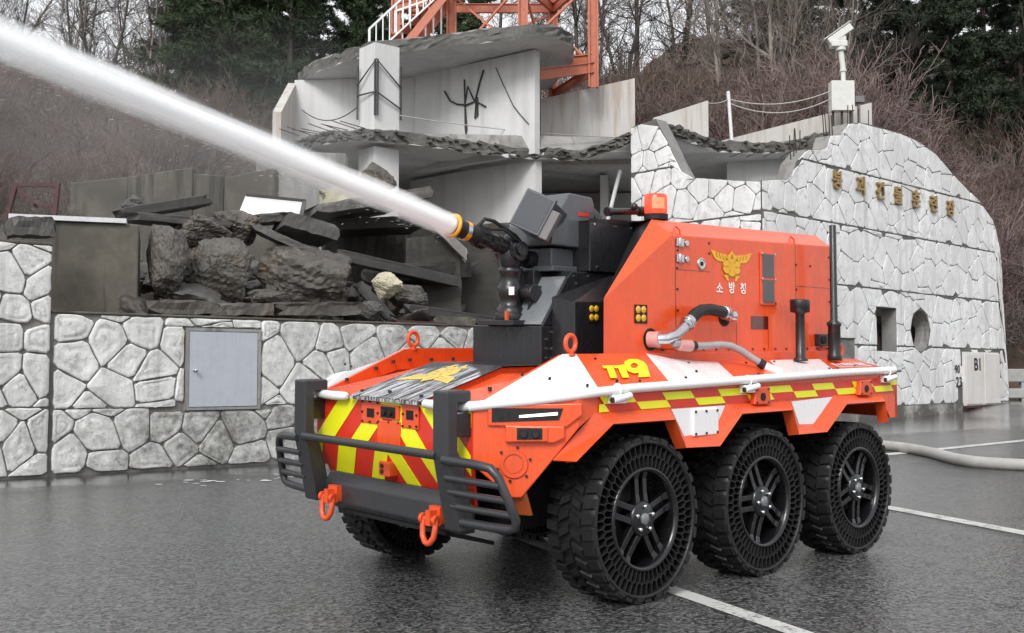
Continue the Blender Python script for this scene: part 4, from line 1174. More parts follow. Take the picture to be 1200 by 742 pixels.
for x, y in ((.76, -.26), (.74, -.05), (.76, .23), (.62, -.6), (.42, -.6), (.18, -.6), (.02, -.6), (-.15, -.6), (.3, -.6), (.6, .55), (.75, .5), (.40, .58)):
    b.cyl((x, y, HZ(x)), (x, y, HZ(x) + .018), .010, n=8)
T(b, 'hood_bolt', M['black'])
def emblem(fn, mats_parent, name='emblem', thick=None, normal=(0, 0, 1)):
    """bird emblem in unit coordinates: u right, v up, about 1 wide"""
    N = np.asarray(normal, float)
    def sheet(b, poly, lift, mat): b.prism([np.array(fn(u, v)) + N * lift for u, v in poly], N * .0018, mat)
    b = MB()
    for s in (-1, 1):
        sheet(b, [(s * .08, .16), (s * .13, .24), (s * .30, .26), (s * .50, .325), (s * .44, .20), (s * .40, .13), (s * .33, .085), (s * .22, .075), (s * .15, .03), (s * .06, .04)], 0, 0)
        sheet(b, [(s * .05, -.19), (s * .12, -.20), (s * .20, -.235), (s * .235, -.205), (s * .15, -.275), (s * .12, -.335), (s * .07, -.34), (s * .09, -.27)], 0, 0)
        for k in range(4):
            u0, v0 = .14 + .075 * k, .20 + .022 * k
            sheet(b, [(s * u0, v0), (s * (u0 + .012), v0 + .004), (s * (u0 - .015), v0 - .10), (s * (u0 - .028), v0 - .10)], .002, 1)
    sheet(b, [(.23 * math.cos(t), -.03 + .215 * math.sin(t)) for t in np.linspace(0, 2 * math.pi, 25)[:-1]], 0.0, 1)
    for k in range(6):
        a = math.pi / 3 * k + math.pi / 6
        sheet(b, [(.135 * math.cos(a) + .088 * math.cos(t), -.03 + .128 * math.sin(a) + .083 * math.sin(t)) for t in np.linspace(0, 2 * math.pi, 13)[:-1]], .002, 0)
    sheet(b, [(.065 * math.cos(t), -.03 + .06 * math.sin(t)) for t in np.linspace(0, 2 * math.pi, 7)[:-1]], .002, 0)
    sheet(b, [(-.095, .13), (-.10, .235), (-.06, .25), (0, .335), (.06, .25), (.10, .235), (.095, .13)], .0022, 0)
    sheet(b, [(-.03, .16), (0, .26), (.03, .16)], .0044, 1)
    return T(b, name, mats_parent)
emblem(lambda u, v: (.44 + v * .42, u * .42, HZ(.44 + v * .42) + .0095), [M['pale_gold'], M['pale_gold']], normal=(0, 0, 1))

# ---- bull bar
for sg in SIDES:
    prof = [(.935, 1.06), (.935, .765), (.86, .42), (.76, .42), (.80, .60), (.845, .75), (.872, .79), (.872, 1.0), (.79, 1.005), (.79, 1.06)]
    b = MB(); b.prism([(x, sg * .528, z) for x, z in prof], (0, sg * .108, 0)); T(b, 'bumper_upright', M['bar'], bevel=.010)
    b = MB(); b.box(.785, .875, *sorted((sg * .56, sg * .63)), .85, .955); T(b, 'upright_bracket', M['black'], bevel=.004)
    path = [(.93, .60, .752), (.92, .70, .75), (.90, .80, .745), (.88, .86, .735), (.865, .895, .70), (.835, .925, .60), (.805, .945, .51), (.80, .935, .48), (.805, .90, .468), (.83, .78, .468), (.85, .60, .468)]
    b = MB(); b.tube([(x, sg * y, z) for x, y, z in path], .021, 12); T(b, 'side_loop', M['bar'])
    for z, x0, x1, y1 in ((.665, .91, .865, .905), (.60, .89, .84, .923), (.535, .875, .815, .938)):
        b = MB(); b.tube([(x0, sg * .60, z + .005), ((x0 + x1) / 2 + .012, sg * .78, z + .003), (x1, sg * y1, z - .003)], .016, 10); T(b, 'side_bar', M['bar'])
b = MB(); b.cyl((.925, -.55, .765), (.925, .55, .765), .021, n=12); T(b, 'cross_tube', M['bar'])
b = MB(); b.prism([(.765, -.54, .575), (.80, -.54, .52), (.80, -.54, .42), (.76, -.54, .385), (.68, -.54, .385), (.68, -.54, .56)], (0, 1.08, 0)); T(b, 'bumper_beam', M['bar'], bevel=.008)
b = MB(); b.prism([(.76, -.42, .385), (.76, .42, .385), (.45, .42, .30), (.45, -.42, .30)], (0, 0, -.02)); T(b, 'skid_plate', M['dark'])
for sg in SIDES:
    y = sg * .42
    b = MB(); b.box(.795, .83, y - .04, y + .04, .43, .51); b.box(.80, .872, y - .016, y + .016, .425, .495)
    b.cyl((.855, y - .055, .452), (.855, y + .055, .452), .014, n=12); b.cyl((.855, y - .06, .452), (.855, y - .04, .452), .026, n=12); b.cyl((.855, y + .04, .452), (.855, y + .055, .452), .026, n=12)
    b.tube([(.855, y - .042, .455), (.862, y - .046, .42), (.868, y - .040, .375), (.872, y - .018, .348), (.873, y, .343), (.872, y + .018, .348), (.868, y + .040, .375), (.862, y + .046, .42), (.855, y + .042, .455)], .0145, 10)
    T(b, 'shackle', M['orange_trim'])
# black rubber blocks at the rail's front ends
for sg in SIDES:
    b = MB(); b.tube([(.80, sg * .64, .99), (.812, sg * .56, .982), (.816, sg * .45, .980), (.816, sg * .33, .982), (.814, sg * .315, .982)], [.023, .024, .024, .022, .012], 12); T(b, 'rail_nose', M['white'])
    b = MB()
    for dz in (-.035, .035): b.cyl((.86, sg * .60, .985 + dz), (.80, sg * .60, .985 + dz), .013, n=8)
    T(b, 'rail_clamp', M['steel'])

# ---- cabin
XB = -2.462
def cab_z(x): return 1.888 + (x + .739) * -.020
b = MB()
A = (-.162, .6, 1.51); B_ = (-.379, .6, 1.487); Cc = (-.739, .6, 1.885); D = (-.68, .505, 1.974); E_ = (XB, .6, 1.925); F = (XB, .495, 2.006)
Lo = (-.158, .6, 1.150); Lb = (XB, .6, 1.150)
# the far side of the cabin starts further back than the near side
fa, fc, fd_, fl = (-.80, -.6, 1.80), (-.95, -.6, 1.895), (-.93, -.505, 1.982), (-.80, -.6, 1.150)
n_ = lambda P: (P[0], -P[1], P[2])
b.poly([Lo, Lb, E_, Cc, B_, A]); b.poly([A, B_, Cc]); b.poly([A, Cc, D]); b.poly([Cc, E_, F, D])
b.poly([fl, n_(Lb), n_(E_), fc, fa]); b.poly([fa, fc, fd_]); b.poly([fc, n_(E_), n_(F), fd_])
b.poly([D, F, n_(F), fd_]); b.poly([Lb, E_, F, n_(F), n_(E_), n_(Lb)])
T(b, 'cabin', M['orange'], bevel=.004, merge=True)
b = MB(); ym = .279
i0, i1, i2 = (-.62, .302, Lo[2]), (-.62, .302, 1.60), (-.80, .302, D[2] - .004)
q = lambda P: (P[0] - .004, P[1] - .004, P[2])
b.poly([q(Lo), q(A), i1, i0]); b.poly([q(A), q(D), i2]); b.poly([q(A), i2, i1])
b.poly([(-.80, ym, Lo[2]), (-.80, ym, D[2]), fd_, fa, fl])
T(b, 'cabin_front', M['black'], merge=True)
for sg in SIDES:
    b = MB()
    b.box(-2.49, -.44, *sorted((sg * .602, sg * .632)), 1.155, 1.222); T(b, 'cabin_skirt', M['orange_trim'], bevel=.004)
    b = MB()
    for x in np.arange(-2.40, -.5, .125): b.cyl((x, sg * .600, 1.238), (x, sg * .607, 1.238), .006, n=7)
    for x, z in ((-.785, 1.70), (-.785, 1.58), (-.785, 1.46), (-1.09, 1.86), (-1.09, 1.80), (-2.03, 1.78), (-2.03, 1.62), (-2.03, 1.55), (-2.44, 1.85), (-2.44, 1.70), (-2.44, 1.55), (-2.44, 1.40), (-2.03, 1.30), (-2.03, 1.36), (-2.2, 1.78), (-.79, 1.80)): b.cyl((x, sg * .600, z), (x, sg * .607, z), .0065, n=7)
    T(b, 'cabin_bolt', M['black'])
    b = MB()      # seams between the cabin's panels
    for x0, x1, z0, z1 in ((-.773, -.769, 1.24, 1.88), (-1.10, -.773, 1.690, 1.693), (-2.025, -2.021, 1.24, 1.91), (-2.46, -2.023, 1.64, 1.643), (-.50, -.76, 1.24, 1.243), (-1.36, -1.357, 1.24, 1.40), (-1.70, -1.697, 1.24, 1.38)):
        b.box(min(x0, x1), max(x0, x1), *sorted((sg * .5995, sg * .6012)), z0, z1)
    T(b, 'panel_seam', M['maroon'])
    for z in (1.845, 1.755):
        b = MB(); b.box(-.84, -.775, *sorted((sg * .601, sg * .612)), z - .022, z + .022); b.cyl((-.80, sg * .612, z - .026), (-.80, sg * .612, z + .026), .010, n=8); b.cyl((-.87, sg * .601, z), (-.87, sg * .612, z), .018, n=10); T(b, 'hinge', M['steel'], bevel=.002)
    b = MB(); b.torus((-1.012, sg * .602, 1.735), (0, 1, 0), .030, .007, 22, 8); b.cyl((-1.012, sg * .600, 1.735), (-1.012, sg * .606, 1.735), .028, n=18); lk = T(b, 'door_lock', M['steel'])
    b = MB(); b.cyl((-1.012, sg * .606, 1.735), (-1.012, sg * .609, 1.735), .013, n=12); T(b, 'keyhole', M['dark'], parent=lk)
    b = MB()
    for q in ((-.80, 1.93), (-2.0, 1.955)): b.tube([(q[0] + .028, sg * .598, q[1] - .06), (q[0] + .026, sg * .590, q[1] - .01), (q[0], sg * .578, q[1] + .012), (q[0] - .026, sg * .590, q[1] - .01), (q[0] - .028, sg * .598, q[1] - .06)], .006, 7)
    T(b, 'lifting_ring', M['orange_trim'])
    # louvre window
    b = MB(); b.box(-1.775, -1.612, *sorted((sg * .601, sg * .609)), 1.510, 1.842); lw = T(b, 'louvre_frame', M['orange_trim'], bevel=.003)
    for z0, z1 in ((1.525, 1.668), (1.682, 1.828)):
        b = MB(); b.box(-1.757, -1.632, *sorted((sg * .6095, sg * .6115)), z0, z1); T(b, 'louvre', M['louver'], parent=lw)
    b = MB()
    for x in (-1.765, -1.622):
        for z in (1.52, 1.675, 1.832): b.cyl((x, sg * .609, z), (x, sg * .616, z), .008, n=7)
    T(b, 'louvre_bolt', M['steel'], parent=lw)
    b = MB(); b.box(-1.698, -1.513, *sorted((sg * .601, sg * .603)), 1.360, 1.440); T(b, 'inspection_window', M['maroon'])
    lx = 0.0 if sg > 0 else -.62
    b = MB(); b.box(-.515 + lx, -.408 + lx, *sorted((sg * .601, sg * .604)), 1.382, 1.484); lm = T(b, 'corner_lamp', M['dark'])
    for dx in (-.484 + lx, -.438 + lx):
        for z in (1.411, 1.457):
            q = MB(); q.sphere((dx, sg * .604, z), .021, 12, 6, (1, .45, 1)); T(q, 'lamp_lens', M['amber'], parent=lm)
    b = MB(); b.box(-2.36, -2.24, *sorted((sg * .601, sg * .64)), 1.255, 1.335); rc = T(b, 'rear_camera', M['black'], bevel=.005)
    b = MB(); b.cyl((-2.29, sg * .64, 1.295), (-2.29, sg * .65, 1.295), .026, n=14); T(b, 'lens', M['dark'], parent=rc)
emblem(lambda u, v: (-1.312 - u * .425, .6025, 1.738 + v * .27), [M['gold'], M['gold_dark']], normal=(0, 1, 0))
for ch, x, z in zip('소방청', (-1.187, -1.312, -1.427), (1.602, 1.606, 1.606)):
    me, d = text_mesh('lettering', ch, .072, M['letter_white'], .0006, .0016)
    o = link_mesh('lettering', me, V, (x, .6035, z - SHEAR[0] * x - SHEAR[1] * .6), (R(90), 0, R(180))); o['label'] = 'white lettering ' + ch

# ---- 119 on the near chamfer panel
def chf(x, y, lift=.003): return (x, y, 1.073 + (.985 - y) * (1.222 - 1.073) / .34 + lift)
one1 = [(.054, .779), (-.023, .781), (.082, .901), (.134, .903), (.051, .806), (.073, .804)]
one2 = [(-.028, .781), (-.078, .781), (-.124, .769), (-.005, .903), (.045, .903), (-.032, .808), (-.005, .808)]
no = [(-.11, .785), (-.155, .744), (-.225, .717), (-.286, .719), (-.306, .746), (-.285, .785), (-.167, .905), (-.069, .907), (-.128, .863), (-.086, .868), (-.066, .847), (-.078, .815)]
nh = [(-.157, .783), (-.212, .758), (-.225, .773), (-.203, .795), (-.163, .814), (-.136, .812)]
b = MB()
for P in (one1, one2): b.prism([chf(*p) for p in P], (0, .0, .002))
loops = [[Vector((x, y, 0)) for x, y in no], [Vector((x, y, 0)) for x, y in nh]]
fl_ = [v for l in loops for v in l]
b.add([chf(v.x, v.y, .005) for v in fl_], [tuple(t) for t in tessellate_polygon(loops)])
o = T(b, 'lettering', M['yellow']); o['label'] = 'yellow number 119'

# pale worn print on the rearmost panel, too worn to read
b = MB()
def chr_(x, y, l=.004): return (x, y, 1.105 + (.985 - y) * (1.166 - 1.105) / .34 + l)
for k, (w_, y0, y1) in enumerate(((.045, .775, .835), (.03, .785, .835), (.05, .775, .835), (.04, .78, .835), (.03, .775, .825), (.05, .775, .835), (.035, .78, .835))):
    x = -2.13 - .058 * k; b.prism([chr_(x, y0), chr_(x - w_ * .8, y0), chr_(x - w_ * .8 + .03, y1), chr_(x + .03, y1)], (0, 0, .001))
b.prism([chr_(-2.06, .862), chr_(-2.50, .862), chr_(-2.495, .870), chr_(-2.055, .870)], (0, 0, .001))
o = T(b, 'faded_print', M['white']); o['kind'] = 'stuff'

# ---- aerials, pipes
b = MB(); b.lathe([(.0, .0), (.045, 0), (.045, .012), (.030, .022), (.028, .29), (.034, .30), (.060, .305), (.062, .375), (.058, .385), (.0, .388)], (-1.873, .72, 1.165), (0, 0, 1), 24); T(b, 'mushroom_aerial', M['black'])
b = MB(); b.lathe([(.0, 0), (.046, 0), (.046, .03), (.040, .04), (.040, .22), (.047, .225), (.047, .24), (.024, .26), (.022, .88), (.018, .885), (0, .885)], (-2.285, .72, 1.165), (0, 0, 1), 20); b.box(-2.36, -2.21, .71, .73, 1.395, 1.412); T(b, 'whip_aerial', M['black'])
b = MB(); b.cyl((-.545, .590, 1.295), (-.545, .602, 1.295), .062, n=26); T(b, 'pipe_socket', M['dark']); b = MB(); b.cyl((-1.235, .59, 1.435), (-1.235, .602, 1.435), .062, n=26); T(b, 'pipe_socket', M['dark'])
b = MB(); b.tube([(-.53, .60, 1.295), (-.55, .66, 1.296)], .044, 16); T(b, 'pipe_fitting', M['pink']); b = MB(); b.tube([(-.66, .70, 1.268), (-.76, .705, 1.262)], [.032, .034], 14); T(b, 'pipe_fitting', M['pink'])
b = MB(); b.tube([(-.54, .635, 1.296), (-.58, .685, 1.300), (-.64, .70, 1.318), (-.70, .70, 1.352), (-.735, .70, 1.378)], .030, 14); b.tube([(-.725, .70, 1.372), (-.775, .70, 1.407)], .037, 14); b.torus((-.75, .70, 1.39), (-.82, 0, .57), .038, .006, 18, 6); T(b, 'pipe_elbow', M['steel']); b = MB(); b.tube([(-1.08, .70, 1.455), (-1.15, .68, 1.448), (-1.24, .62, 1.437), (-1.29, .63, 1.435)], [.036, .036, .034, .034], 14); b.torus((-1.10, .695, 1.453), (1, 0, 0), .036, .006, 18, 6); b.torus((-1.16, .68, 1.447), (1, -.4, 0), .036, .006, 18, 6); T(b, 'pipe_coupling', M['steel'])
b = MB(); b.tube([(-.765, .70, 1.40), (-.82, .70, 1.440), (-.88, .70, 1.462), (-.96, .70, 1.468), (-1.09, .697, 1.455)], .034, 14); T(b, 'rubber_hose', M['rubber'])
b = MB(); b.tube([(-.62, .70, 1.28), (-.76, .705, 1.262), (-.90, .71, 1.262), (-1.02, .72, 1.268), (-1.10, .735, 1.262), (-1.17, .765, 1.232), (-1.225, .80, 1.190), (-1.27, .84, 1.155), (-1.30, .88, 1.13)], .021, 14); T(b, 'drain_pipe', M['hose_grey'])
b = MB(); b.tube([(-.755, .705, 1.262), (-.80, .708, 1.261)], .027, 14); T(b, 'pipe_clamp', M['rubber']); b = MB(); b.tube([(-1.255, .825, 1.168), (-1.275, .845, 1.150)], .028, 14); T(b, 'pipe_clamp', M['rubber'])
b = MB(); b.tube([(-1.28, .85, 1.145), (-1.31, .89, 1.12), (-1.335, .92, 1.105)], [.026, .028, .028], 14); T(b, 'pipe_end', M['white'])
for x, y, z in ((-.98, .99, .99), (-2.12, .99, 1.0)):
    b = MB(); b.prism([(x + .055, .99, z + .05), (x - .075, .99, z + .055), (x - .085, .99, z - .045), (x + .075, .99, z - .04)], (0, .035, 0)); q = T(b, 'side_sensor', M['orange_trim'], bevel=.006)
    b = MB(); b.cyl((x - .005, 1.025, z), (x - .005, 1.030, z), .022, n=16); T(b, 'lens', M['dark'], parent=q)
    b = MB()
    for dx in (-.06, .05):
        for dz in (-.03, .04): b.cyl((x + dx, 1.025, z + dz), (x + dx, 1.029, z + dz), .006, n=7)
    T(b, 'sensor_bolt', M['black'], parent=q)

# ---- beacon
b = MB(); b.cyl((-.80, .44, 1.985), (-.80, .44, 2.018), .07, n=22); T(b, 'beacon_base', M['dark'])
b = MB(); b.lathe([(.062, .0), (.066, .012), (.066, .105), (.058, .116), (.0, .118)], (-.80, .44, 2.018), (0, 0, 1), 26); bc = T(b, 'beacon', M['beacon'])
b = MB(); b.add([(-.80 + .0675 * math.cos(a), .44 + .0675 * math.sin(a), 2.018 + z) for z in (.028, .092) for a in np.linspace(R(20), R(85), 7)], [(k, k + 1, 8 + k, 7 + k) for k in range(6)], True); T(b, 'lamp', M['beacon_core'], parent=bc)

# ---- black monitor tower
b = MB(); b.box(-.50, -.02, -.275, .277, 1.15, 1.362); T(b, 'tower_base', M['black'], bevel=.006)
b = MB()
b.prism([(-.03, .277, 1.362), (-.225, .277, 1.63), (-.262, .277, 1.668), (-.95, .277, 1.668), (-.95, .277, 1.362)], (0, -.257, 0)); b.box(-.95, -.40, -.275, .018, 1.364, 1.666); T(b, 'tower_body', M['black'], bevel=.006)
b = MB(); b.prism([(-.028, .025, 1.366), (-.222, .025, 1.632), (-.222, .272, 1.632), (-.028, .272, 1.366)], (.006, 0, .005)); T(b, 'sloping_plate', M['plate_grey'])
b = MB()
for sg in (1,):
    P = [(-.10, .45, 1.15), (-.10, .45, 1.494), (-.10, .279, 1.52), (-.10, .279, 1.15)]
    Q = [(-.60, .45, 1.15), (-.60, .45, 1.50), (-.60, .279, 1.665), (-.60, .279, 1.15)]
    P = [(x, sg * y, z) for x, y, z in P]; Q = [(x, sg * y, z) for x, y, z in Q]
    b.add(P + Q, [(0, 1, 2, 3), (7, 6, 5, 4), (0, 4, 5, 1), (1, 5, 6, 2), (2, 6, 7, 3), (3, 7, 4, 0)])
T(b, 'tower_cheek', M['black'], bevel=.004)
for sg in (1,):
    b = MB(); b.box(-.292, -.202, *sorted((sg * .451, sg * .455)), 1.385, 1.482); lm = T(b, 'corner_lamp', M['dark'])
    for dx in (-.266, -.228):
        for z in (1.411, 1.457): q = MB(); q.sphere((dx, sg * .455, z), .019, 12, 6, (1, .45, 1)); T(q, 'lamp_lens', M['amber'], parent=lm)
b = MB(); b.box(-1.2, -.385, -.30, .30, 1.671, 1.965); b.prism([(-.385, .30, 1.945), (-.385, .30, 1.965), (-1.2, .30, 2.005), (-1.2, .30, 1.945)], (0, -.6, 0)); T(b, 'rear_casing', M['black'], bevel=.006)
b = MB()
for x, z in ((-.06, 1.19), (-.06, 1.24), (-.06, 1.29), (-.10, 1.19), (-.10, 1.24), (-.10, 1.33), (-.28, 1.64), (-.40, 1.645), (-.30, 1.60), (-.32, 1.45), (-.42, 1.94), (-.60, 1.94), (-.75, 1.94), (-.45, 1.70), (-.65, 1.70)):
    b.cyl((x, .276 if z < 1.67 else .299, z), (x, .284 if z < 1.67 else .307, z), .007, n=8)
T(b, 'tower_bolt', M['steel'])

# ---- water cannon
b = MB(); b.box(-.20, .06, -.15, .14, 1.362, 1.392); b.cyl((-.057, 0, 1.392), (-.057, 0, 1.43), .092, n=24); mon = T(b, 'cannon_base', M['black'], bevel=.004)
b = MB(); b.lathe([(.078, 0), (.078, .03), (.066, .035), (.066, .09), (.074, .095), (.074, .15), (.064, .16), (.064, .22), (.070, .225), (.070, .25), (.05, .26)], (-.057, 0, 1.43), (0, 0, 1), 26); T(b, 'cannon_column', M['black'], parent=mon)
b = MB(); b.sphere((-.057, .0, 1.765), .085, 18, 12, (.85, .8, 1.35)); b.cyl((-.057, -.075, 1.775), (-.057, .085, 1.775), .052, n=20); b.cyl((-.057, .085, 1.79), (-.057, .10, 1.79), .038, n=18); T(b, 'cannon_elbow', M['black'], parent=mon)
b = MB(); b.cyl((-.10, .075, 1.545), (-.10, .16, 1.545), .048, n=18); b.box(-.19, -.085, .03, .13, 1.505, 1.585); T(b, 'drive_motor', M['black'], parent=mon, bevel=.006)
b = MB(); b.cyl((-.14, .02, 1.740), (-.31, .02, 1.735), .050, n=22); b.cyl((-.22, .02, 1.738), (-.235, .02, 1.738), .056, n=22); b.cyl((-.31, .02, 1.735), (-.325, .02, 1.735), .042, n=20); T(b, 'drive_motor', M['black'], parent=mon)
b = MB(); b.box(-.30, -.15, -.05, .09, 1.585, 1.675); T(b, 'drive_box', M['black'], parent=mon, bevel=.005)
b = MB(); b.cyl((-.085, .10, 1.395), (-.085, .13, 1.50), .008, n=6); b.lathe([(.0, .02), (.046, .02), (.05, 0), (.03, -.02)], (-.20, .10, 1.44), (.3, 1, 0), 18); T(b, 'hand_wheel', M['rubber'], parent=mon)
EL = R(13.2); ND = np.array([math.cos(EL), 0, math.sin(EL)]); N0 = np.array([-.057, 0, 1.790]); NU = np.array([-math.sin(EL), 0, math.cos(EL)])
P = lambda t, u=0.0, y=0.0: N0 + ND * t + NU * u + np.array([0, y, 0])
def ring(b, t0, t1, r0, r1=None): b.cyl(P(t0), P(t1), r0, r1, n=24)
b = MB(); ring(b, .03, .16, .050, .046); ring(b, .10, .115, .054); ring(b, .16, .20, .046, .052); nz = T(b, 'cannon_barrel', M['black'], parent=mon)
b = MB(); ring(b, .195, .275, .055); ring(b, .21, .225, .060); ring(b, .25, .262, .060); ring(b, .275, .43, .052, .050); 
for k in range(10):
    a = 2 * math.pi * k / 10; c = P(.235, .058 * math.cos(a), .058 * math.sin(a)); b.obox(c, ND * .03, NU * .006, np.array([0, .006, 0]))
T(b, 'nozzle', M['rubber'], parent=mon)
b = MB(); ring(b, .335, .362, .0535, .0535); T(b, 'nozzle_band', M['steel'], parent=mon)
b = MB(); b.add([P(t, .0545 * math.cos(a), .0545 * math.sin(a)) for t in (.362, .330) for a in (2.0, 2.3, 2.6, 2.9)], [(0, 1, 5, 4), (1, 2, 6, 5), (2, 3, 7, 6)]); b.add([P(t, .0545 * math.cos(a), .0545 * math.sin(a)) for t in (.362, .330) for a in (.1, .35, .6, .85, 1.1)], [(0, 1, 6, 5), (1, 2, 7, 6), (2, 3, 8, 7), (3, 4, 9, 8)]); T(b, 'warning_label', M['nozzle_yellow'], parent=mon)
b = MB(); b.torus(P(.432), ND, .058, .011, 32, 10); T(b, 'nozzle_ring', M['nozzle_yellow'], parent=mon)
b = MB(); b.tube([P(.27, .05, .01), P(.24, .10, .02), P(.18, .105, .03), P(.10, .085, .04), P(.03, .07, .05), P(-.02, .03, .07)], .011, 8); b.tube([P(.20, .052, .03), P(.12, .075, .05), P(.02, .04, .075)], .008, 7); T(b, 'control_cable', M['rubber'], parent=mon)
b = MB(); b.box(.018, .034, .05, .066, 1.392, 1.44); T(b, 'orange_lug', M['orange_trim'], parent=mon)
b = MB(); b.box(.003, .008, .055, .095, 1.53, 1.575); b2 = T(b, 'serial_plate', M['white'], parent=mon)

# ---- lamp and sensor head on the tower
b = MB(); b.box(-.58, -.19, -.16, .20, 1.668, 1.70); b.box(-.53, -.21, -.12, .17, 1.70, 1.80); hd = T(b, 'head_base', M['head_grey'], bevel=.006)
b = MB(); b.prism([(-.17, .215, 1.812), (-.17, .215, 1.93), (-.27, .215, 2.06), (-.31, .215, 2.115), (-.50, .215, 2.105), (-.52, .215, 2.06), (-.52, .215, 1.805)], (0, -.35, 0)); T(b, 'head_housing', M['head_grey'], parent=hd, bevel=.008)
b = MB(); b.obox((-.425, .2165, 2.0), (.045, 0, 0), (0, .001, 0), (0, 0, .010)); T(b, 'red_label', M['red'], parent=hd)
# the floodlight box is panned and tilted on its housing: own axes, front towards the water cannon's left
e_r = np.array([-.7247, .6891, 0.0]); e_a = np.array([-.6891, -.7247, 0.0]); e_u = np.array([0, 0, 1.0])
yw = R(24); b1 = e_r * math.cos(yw) - e_a * math.sin(yw); b3 = e_a * math.cos(yw) + e_r * math.sin(yw)
pt = R(14); b2 = e_u * math.cos(pt) - b3 * math.sin(pt) * -1.0; b3 = b3 * math.cos(pt) - e_u * math.sin(pt) * 1.0
b2 = np.cross(b1, -b3); b2 = b2 if b2[2] > 0 else -b2
rl = R(-24); h1 = b1 * math.cos(rl) + b2 * math.sin(rl); h2 = b2 * math.cos(rl) - b1 * math.sin(rl); h3 = b3
cc = np.array([-.035, .20, 1.985])
b = MB(); b.obox(cc + h3 * .115, h1 * .088, h2 * .102, h3 * .095); T(b, 'floodlight', M['head_grey'], parent=hd, bevel=.006)
b = MB(); b.obox(cc + h3 * .010, h1 * .098, h2 * .112, h3 * .012); T(b, 'floodlight_bezel', M['head_grey'], parent=hd, bevel=.004)
b = MB(); b.obox(cc - h3 * .003, h1 * .085, h2 * .099, h3 * .0015); T(b, 'floodlight_glass', M['plate_dark'], parent=hd)
q = cc + h1 * .118 + h3 * .03 - h2 * .03
b = MB(); b.obox(q, h1 * .030, h2 * .085, h3 * .022); T(b, 'side_speaker', M['mesh_grey'], parent=hd, bevel=.006)
b = MB(); b.cyl(cc + h3 * .19, np.array([-.34, .06, 1.96]), .05, n=14); T(b, 'head_pivot', M['head_grey'], parent=hd)
b = MB(); b.prism([(-.51, .17, 2.09), (-.51, .17, 2.04), (-.62, .17, 1.97), (-.64, .17, 2.01)], (0, -.26, 0)); T(b, 'head_hood', M['head_grey'], parent=hd, bevel=.004)
b = MB(); b.cyl((-.53, .31, 2.02), (-.83, .31, 2.045), .020, n=12); b.cyl((-.52, .31, 2.018), (-.545, .31, 2.021), .027, n=12); b.cyl((-.80, .31, 2.043), (-.85, .33, 2.047), .030, n=12); b.sphere((-.74, .33, 2.065), .022, 10, 6); T(b, 'support_arm', M['black'])
b = MB(); b.bar((-.80, -.58, 1.78), (-.95, -.58, 1.91), .05, .05); T(b, 'cabin_edge', M['orange'])

# ================================================================== RUBBLE ON THE TERRACE
def at(u, v, Y):
    """point of the world at distance Y ahead of the camera (y) that the survey of the photograph gives"""
    x = (u - 600) / 1250.0; z = -(v - 371) / 1250.0; c, s = math.cos(R(3.0224)), math.sin(R(3.0224))
    d = np.array([x, c - s * z, s + c * z]); return np.array([0, 0, CAM_H]) + d * Y / d[1]
def wall_y(u):     # where the line of sight over the retaining wall's crest crosses it
    k = (u - 600) / 1250.0; t = (WA[0] - k * WA[1]) / (k * WD[1] - WD[0]); return WA[1] + WD[1] * t

def rock_mesh(seed, size, cuts=11, sub=3, rough=.06, name='rock', mat='rock'):
    g = np.random.default_rng(seed); bm = bmesh.new(); bmesh.ops.create_icosphere(bm, subdivisions=sub + (2 if sub == 3 else 1), radius=1.0)
    V_ = np.array([v.co[:] for v in bm.verts])
    for _ in range(cuts):
        n = g.normal(size=3); n /= np.linalg.norm(n); d = g.uniform(.52, .86)
        k = V_ @ n - d; V_ -= np.where(k > 0, k, 0)[:, None] * n * .84
    for f, a in ((2.2, rough), (5.1, rough * .7), (11.0, rough * .5), (23.0, rough * .34), (41.0, rough * .22)):
        ph = g.uniform(0, 6, 9)
        V_ += (a * (np.sin(V_ @ np.array([1.3, .6, .9]) * f + ph[0]) * np.sin(V_ @ np.array([-.5, 1.2, .7]) * f + ph[1]) + .5 * np.sin(V_ @ np.array([.7, -.8, 1.4]) * f * 1.7 + ph[2])))[:, None] * V_
    V_ += g.normal(0, rough * .16, V_.shape)
    V_ /= np.abs(V_).max(0); V_ *= np.array(size) / 2
    for v, p in zip(bm.verts, V_): v.co = p
    me = bpy.data.meshes.new(name); bm.to_mesh(me); bm.free(); me.materials.append(M[mat]); return me

def rock(name, label, u0, v0, u1, v1, Y, seed, depth=.8, rot=(0, 0, 0), mat='rock', cat='boulder', group=None, **kw):
    a, b = at(u0, v1, Y), at(u1, v0, Y)
    me = rock_mesh(seed, (b[0] - a[0], depth * (b[0] - a[0]), b[2] - a[2]), mat=mat, name=name, **kw)
    o = link_mesh(name, me, None, tuple((a + b) / 2 + np.array([0, depth * (b[0] - a[0]) * .25, 0])), rot)
    return tag(o, label, cat, group)

rock('boulder', 'brown upright boulder beside the dark concrete block on the rubble', 162, 262, 220, 354, wall_y(190) + .85, 1, .9, rough=.05)
rock('boulder', 'wide grey topped boulder second from the concrete block, split from its brown neighbour', 208, 270, 304, 360, wall_y(255) + .95, 2, .8, rough=.05)
rock('boulder', 'biggest dark boulder of the rubble heap, with a long sloping right flank', 292, 278, 424, 368, wall_y(355) + .95, 14, .7, rough=.05)
rock('boulder', 'rough boulder lying on top of the brown upright boulder', 178, 246, 268, 292, wall_y(225) + 1.5, 4, .8)
rock('boulder', 'pointed grey boulder behind the two split boulders', 236, 244, 306, 300, wall_y(270) + 1.8, 5, .9)
rock('boulder', 'small rounded stone wedged under the biggest boulder', 288, 337, 342, 360, wall_y(315) + .62, 6, .9)
rock('boulder', 'pale rounded stone at the top left of the heap by the long slab', 134, 228, 168, 254, wall_y(150) + 3.2, 7, .9, mat='rock_grey')
